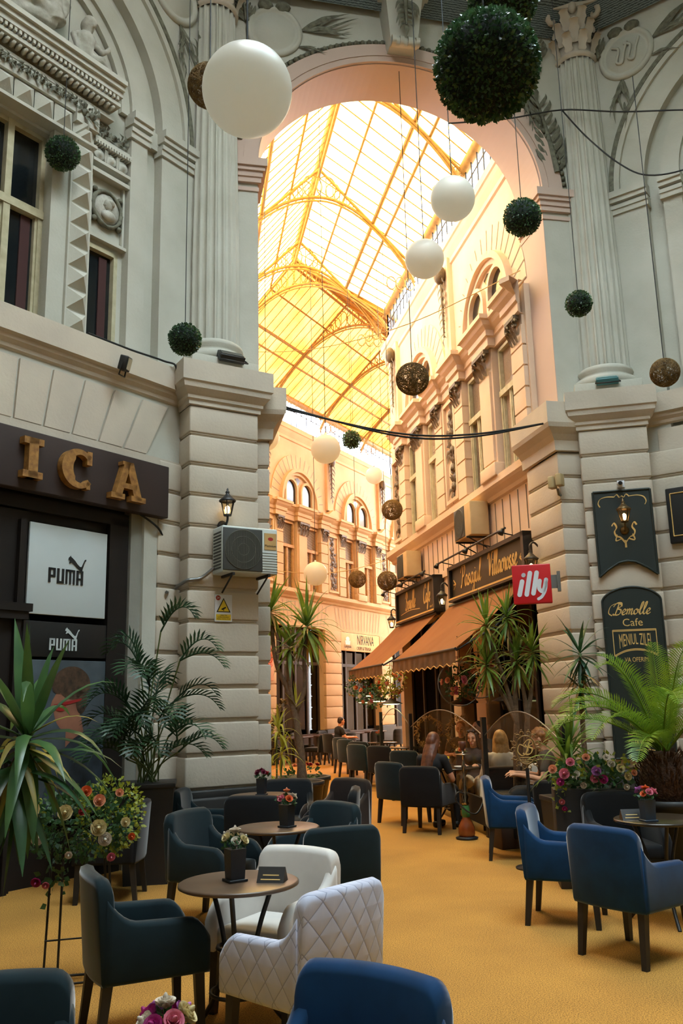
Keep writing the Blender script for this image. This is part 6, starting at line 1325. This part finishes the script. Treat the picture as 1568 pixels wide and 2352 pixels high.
def person(label, x, y, yaw, seat, top, hairf, arms, legs=True, trous=BTOP, lean=.0, turn=0., nod=0., sleeves='short', extra=None, female=True, hairm=HDK):
    """seated figure facing +y; arms: per side (elbow, wrist, hand dir); z of the seat = seat"""
    t = thing('person', label, 'person', (x, y, 0), yaw); S = V((0, 0, seat)); sh = .17 if female else .2
    def Ln(p): p = V(p); return V((p.x, p.y + lean * max(0, p.z), p.z)) + S
    hip, waist, chest, neck = Ln((0, 0, .1)), Ln((0, -.01, .26)), Ln((0, .0, .42)), Ln((0, .01, .56)); hc = Ln((0, .045, .70)) ; fm = .92 if female else 1.05
    b = MB(); H = RZ(turn) @ RX(nod)
    def torso(q, g):
        q.ball(hip, (.165 * fm + g, .13 + g, .13 + g), 16, 12); q.ball(waist, (.125 * fm + g, .095 + g, .16 + g), 16, 12); q.ball(chest, (.155 * fm + g, .105 + g, .15 + g), 16, 12); q.ball(Ln((0, 0, .50)), (sh * .98 + g, .065 + g, .06 + g), 16, 10)
        if female: [q.ball(Ln((s * .065, .085, .40)), .055 + g, 10, 8) for s in (-1, 1)]
    torso(b, 0); b.tube([Ln((0, 0, .5)), neck, hc - V((0, .02, .03))], [.065, .05, .052], 12)
    hd = MB(); hd.ball((0, 0, .02), (.073, .092, .1), 18, 14); hd.ball((0, .028, -.055), (.052, .06, .06), 14, 10); hd.ball((0, .075, -.092), (.022, .02, .02), 8, 6); hd.tube([(0, .09, .022), (0, .112, -.022), (0, .1, -.032)], [.01, .017, .012], 8); hd.ball((0, .088, -.06), (.026, .014, .012), 8, 6); hd.ball((0, .08, .034), (.058, .018, .014), 10, 6)
    for s in (-1, 1): hd.ball((s * .075, -.005, -.005), (.012, .022, .03), 8, 6); hd.ball((s * .042, .066, -.022), (.024, .02, .022), 8, 6)
    HM = M.Translation(hc) @ H; hd.xf(HM); b.add(hd.v, hd.f, True)
    slv = MB()
    for s, (el_, wr, hdir) in zip((-1, 1), arms):
        shp, el_, wr = Ln((s * sh, 0, .49)), V(el_) + S, V(wr) + S
        limb(b, [shp, shp.lerp(el_, .5), el_, el_.lerp(wr, .4), wr], [.048, .043, .035, .033, .022]); hand(b, wr, hdir, (0, 0, 1) if abs(V(hdir).z) < .8 else (0, -1, 0), .6)
        if sleeves == 'short': limb(slv, [shp, shp.lerp(el_, .35), shp.lerp(el_, .6)], [.062, .056, .052])
        elif sleeves == 'long': limb(slv, [shp, shp.lerp(el_, .5), el_, el_.lerp(wr, .5), el_.lerp(wr, .9)], [.062, .056, .047, .043, .036])
    lg = MB(); ft = MB()
    for s in (-1, 1):
        h0, kn, an = Ln((s * .085, .02, .08)), V((s * .11, .44, seat + .07)), V((s * .12, .42 + .06 * s, .09)); limb(b, [h0, h0.lerp(kn, .5), kn, kn.lerp(an, .35), an], [.085, .075, .055, .052, .034]); limb(lg, [h0, h0.lerp(kn, .5), kn, kn.lerp(an, .4), an], [.1, .088, .066, .064, .05])
        ft.bbox(an.x - .045, an.x + .045, an.y - .07, an.y + .19, 0, .085, .035)
    hull(b, 'body', SKIN, t, .008, 3)
    ts = MB(); torso(ts, .012); ts.add(slv.v, slv.f, True); hull(ts, 'top', top, t, .011, 4)
    lg.ball(hip - V((0, 0, .02)), (.175 * fm, .145, .13), 14, 10); hull(lg, 'trousers', trous, t, .012, 4); ft.build('shoes', SHOE, t)
    e = MB(); [e.ball((s * .03, .083, .018), (.012, .008, .007), 8, 6) for s in (-1, 1)]; [e.tube([(s * .014, .09, .04), (s * .03, .088, .046), (s * .046, .08, .04)], .004, 5) for s in (-1, 1)]; e.xf(HM); e.build('eyes_and_brows', EYE, t)
    e = MB(); e.ball((0, .096, -.06), (.02, .009, .008), 10, 6); e.xf(HM); e.build('lips', LIP, t)
    h = MB(); hairf(h); h.xf(HM); hull(h, 'hair', hairm, t, .008, 2)
    if extra: extra(t, HM, S)
    return t
def cap_hair(b, back=True):
    b.ball((0, -.022, .045), (.084, .094, .092), 16, 12); b.ball((0, -.06, .0), (.078, .06, .085), 14, 10)
def long_hair(L=.34, w=.085, fr=True, seed=1):
    def f(b):
        rr = random.Random(seed); cap_hair(b)
        for i in range(22):
            a = rad(195 + 150 * i / 21) if not fr else rad(170 + 200 * i / 21); x, y = w * cos(a), .02 + .085 * sin(a); k = rr.uniform(.85, 1.1)
            b.tube([(x * .8, y * .8, .07), (x, y, 0), (x * 1.1 + rr.uniform(-.01, .01), y - .02, -.12), (x * 1.05 + rr.uniform(-.02, .02), y - .03, -.22), (x * .9 + rr.uniform(-.02, .02), y - .03, -L * k)], [.02, .024, .025, .022, .006], 7)
    return f
def curly(b):
    rr = random.Random(5); cap_hair(b)
    for i in range(70):
        d = V((rr.gauss(0, 1), rr.gauss(-.35, 1), abs(rr.gauss(.4, .8)))).normalized(); b.ball((d.x * .085, -.02 + d.y * .095, .035 + d.z * .09), rr.uniform(.014, .024), 7, 5)
def short_hair(b): b.ball((0, -.018, .05), (.08, .09, .078), 16, 12); b.ball((0, -.06, .01), (.074, .05, .07), 12, 10)
def phone(t, HM, S): MB().bbox(-.035, .035, -.006, .006, -.07, .07, .006).build('phone', PHN, t).matrix_local = M.Translation(V((.0, .36, .34)) + S) @ RX(-30)
Z2 = ((-.24, .1, .3), (-.06, .32, .33), (.3, 1, .1))
person('woman with long auburn hair in a black top looking at a phone', 2.99, 11.78, atan2(.75, .66) - pi / 2, .43, BTOP, long_hair(.42, .085, False, 2), (((-.24, .12, .24), (-.05, .33, .34), (.4, 1, .3)), ((.25, .14, .22), (.05, .33, .34), (-.4, 1, .3))), trous=BTOP, lean=.1, turn=-12, nod=-22, hairm=HB)
tag(MB().bbox(-.035, .035, -.006, .006, -.07, .07, .006).build('phone', PHN, None, T(3.3, 12.12, .83) @ RZ(-41) @ RX(-30)), 'dark phone held up by the long haired woman', 'phone')
def shades(t, HM, S):
    e = MB(); [e.ball((s * .035, .055, .115), (.03, .02, .018), 10, 6) for s in (-1, 1)]; e.tube([(-.075, .0, .09), (-.05, .05, .115), (.05, .05, .115), (.075, .0, .09)], .005, 5); e.xf(HM); e.build('sunglasses', PHN, t)
arm_chair('dark armchair of the woman with sunglasses on her head', CHAR, (4.0, 13.0), (-.45, -.9))
person('woman with sunglasses on dark hair in a black jacket facing us', 3.97, 12.96, atan2(-.9, -.45) - pi / 2, .43, BTOP, long_hair(.36, .08, True, 3), (((-.24, .14, .24), (-.08, .36, .32), (.3, 1, 0)), ((.24, .14, .24), (.1, .36, .32), (-.3, 1, 0))), trous=BEIGE, lean=.08, turn=-8, nod=-16, sleeves='long', extra=shades)
arm_chair('brown armchair of the blond woman in white', BRNV, (3.84, 11.34), (.2, .98))
person('blond woman in a white top seen from behind', 3.84, 11.36, atan2(.95, .3) - pi / 2, .45, WTOP, long_hair(.46, .085, False, 6), (((-.26, .1, .22), (-.14, .36, .3), (.1, 1, 0)), ((.27, .12, .24), (.2, .38, .3), (.1, 1, 0))), trous=BEIGE, lean=.06, turn=-6, nod=-8, sleeves='long', hairm=HBL)
arm_chair('brown armchair of the curly haired man', BRNV, (4.14, 10.35), (-.95, .3))
person('man with curly ginger hair in profile behind the low dracaena', 4.1, 10.35, atan2(.3, -.95) - pi / 2, .5, GTOP, curly, (((-.28, .12, .26), (-.16, .4, .3), (.2, 1, 0)), ((.28, .12, .26), (.16, .4, .3), (-.2, 1, 0))), trous=BTOP, lean=.1, turn=0, nod=-8, sleeves='short', female=False, hairm=HGI)
arm_chair('dark armchair of the fair haired man behind the glass', CHAR, (4.38, 14.9), (-.4, -.9)); arm_chair('dark armchair of the bearded man behind the glass', CHAR, (4.44, 13.95), (-.4, -.92))
person('fair haired man in a brown shirt behind the glass screen', 4.34, 14.85, atan2(-.9, -.4) - pi / 2, .5, GTOP, short_hair, (((-.27, .1, .26), (-.1, .34, .3), (.2, 1, 0)), ((.27, .1, .26), (.1, .34, .3), (-.2, 1, 0))), lean=.1, female=False, hairm=HGI, nod=-14)
def beard(t, HM, S): e = MB(); e.ball((0, .045, -.075), (.056, .055, .045), 12, 8); e.xf(HM); e.build('beard', HDK, t)
person('dark bearded man in profile behind the glass screen', 4.4, 13.9, atan2(-.4, -.92) - pi / 2, .52, GTOP, short_hair, (((-.27, .1, .26), (-.1, .34, .3), (.2, 1, 0)), ((.27, .1, .26), (.1, .34, .3), (-.2, 1, 0))), lean=.06, female=False, extra=beard)
arm_chair('dark armchair of the man at the far terrace table', CHAR, (3.62, 24.6), (.9, .3))
person('man in a dark t-shirt resting his arms on a far terrace table', 3.62, 24.6, atan2(.2, .98) - pi / 2, .46, BTOP, short_hair, (((-.26, .16, .28), (-.1, .46, .27), (.1, 1, -.1)), ((.26, .16, .28), (.1, .46, .27), (-.1, 1, -.1))), lean=.12, female=False, turn=20, nod=4)
# ================================================================== LIGHT AND CAMERA
w = bpy.data.worlds.new('sky'); SC.world = w; w.use_nodes = True
bg = w.node_tree.nodes['Background']; bg.inputs['Color'].default_value = (.93, .97, 1, 1); bg.inputs['Strength'].default_value = 13.0
sun = bpy.data.lights.new('sun', 'SUN'); sun.energy = .0; sun.angle = rad(3)
def portal(name, loc, rot, sx, sy):
    l = bpy.data.lights.new(name, 'AREA'); l.shape = 'RECTANGLE'; l.size = sx; l.size_y = sy; l.energy = 1; l.cycles.is_portal = True
    o = bpy.data.objects.new(name, l); COL.objects.link(o); o.location = loc; o.rotation_euler = rot
portal('portal_rotunda', (4.5, 4.6, 17.7), (0, 0, 0), 7.6, 7.6)
portal('portal_passage', (2.5, 17.5, 14.1), (0, 0, rad(2)), 5.2, 14)
portal('portal_bend', (2.37 + .6 * 7.5, 22.5 + .8 * 7.5, 14.1), (0, 0, rad(53)), 18, 6)
cam = bpy.data.cameras.new('camera'); co = bpy.data.objects.new('camera', cam); COL.objects.link(co)
yw, pt, rl = rad(9), rad(12.3), rad(-1.4)
fw = V((sin(yw) * cos(pt), cos(yw) * cos(pt), sin(pt))); rt = V((cos(yw), -sin(yw), 0)); up = rt.cross(fw)
rt2 = rt * cos(rl) + up * sin(rl); up2 = up * cos(rl) - rt * sin(rl)
co.matrix_world = M(((rt2.x, up2.x, -fw.x, 0), (rt2.y, up2.y, -fw.y, 0), (rt2.z, up2.z, -fw.z, 1.7), (0, 0, 0, 1)))
cam.sensor_fit = 'VERTICAL'; cam.sensor_height = 36; cam.lens = 36 * 1996 / 2352; cam.clip_start = .05; cam.clip_end = 300
SC.camera = co
SC.view_settings.view_transform = 'Standard'; SC.view_settings.look = 'None'; SC.view_settings.gamma = 1; SC.view_settings.exposure = .94
SC.view_settings.use_curve_mapping = False
cy = SC.cycles; cy.max_bounces = 6; cy.diffuse_bounces = 4; cy.glossy_bounces = 2; cy.transmission_bounces = 4; cy.transparent_max_bounces = 8; cy.caustics_reflective = False; cy.caustics_refractive = False; cy.sample_clamp_indirect = 6
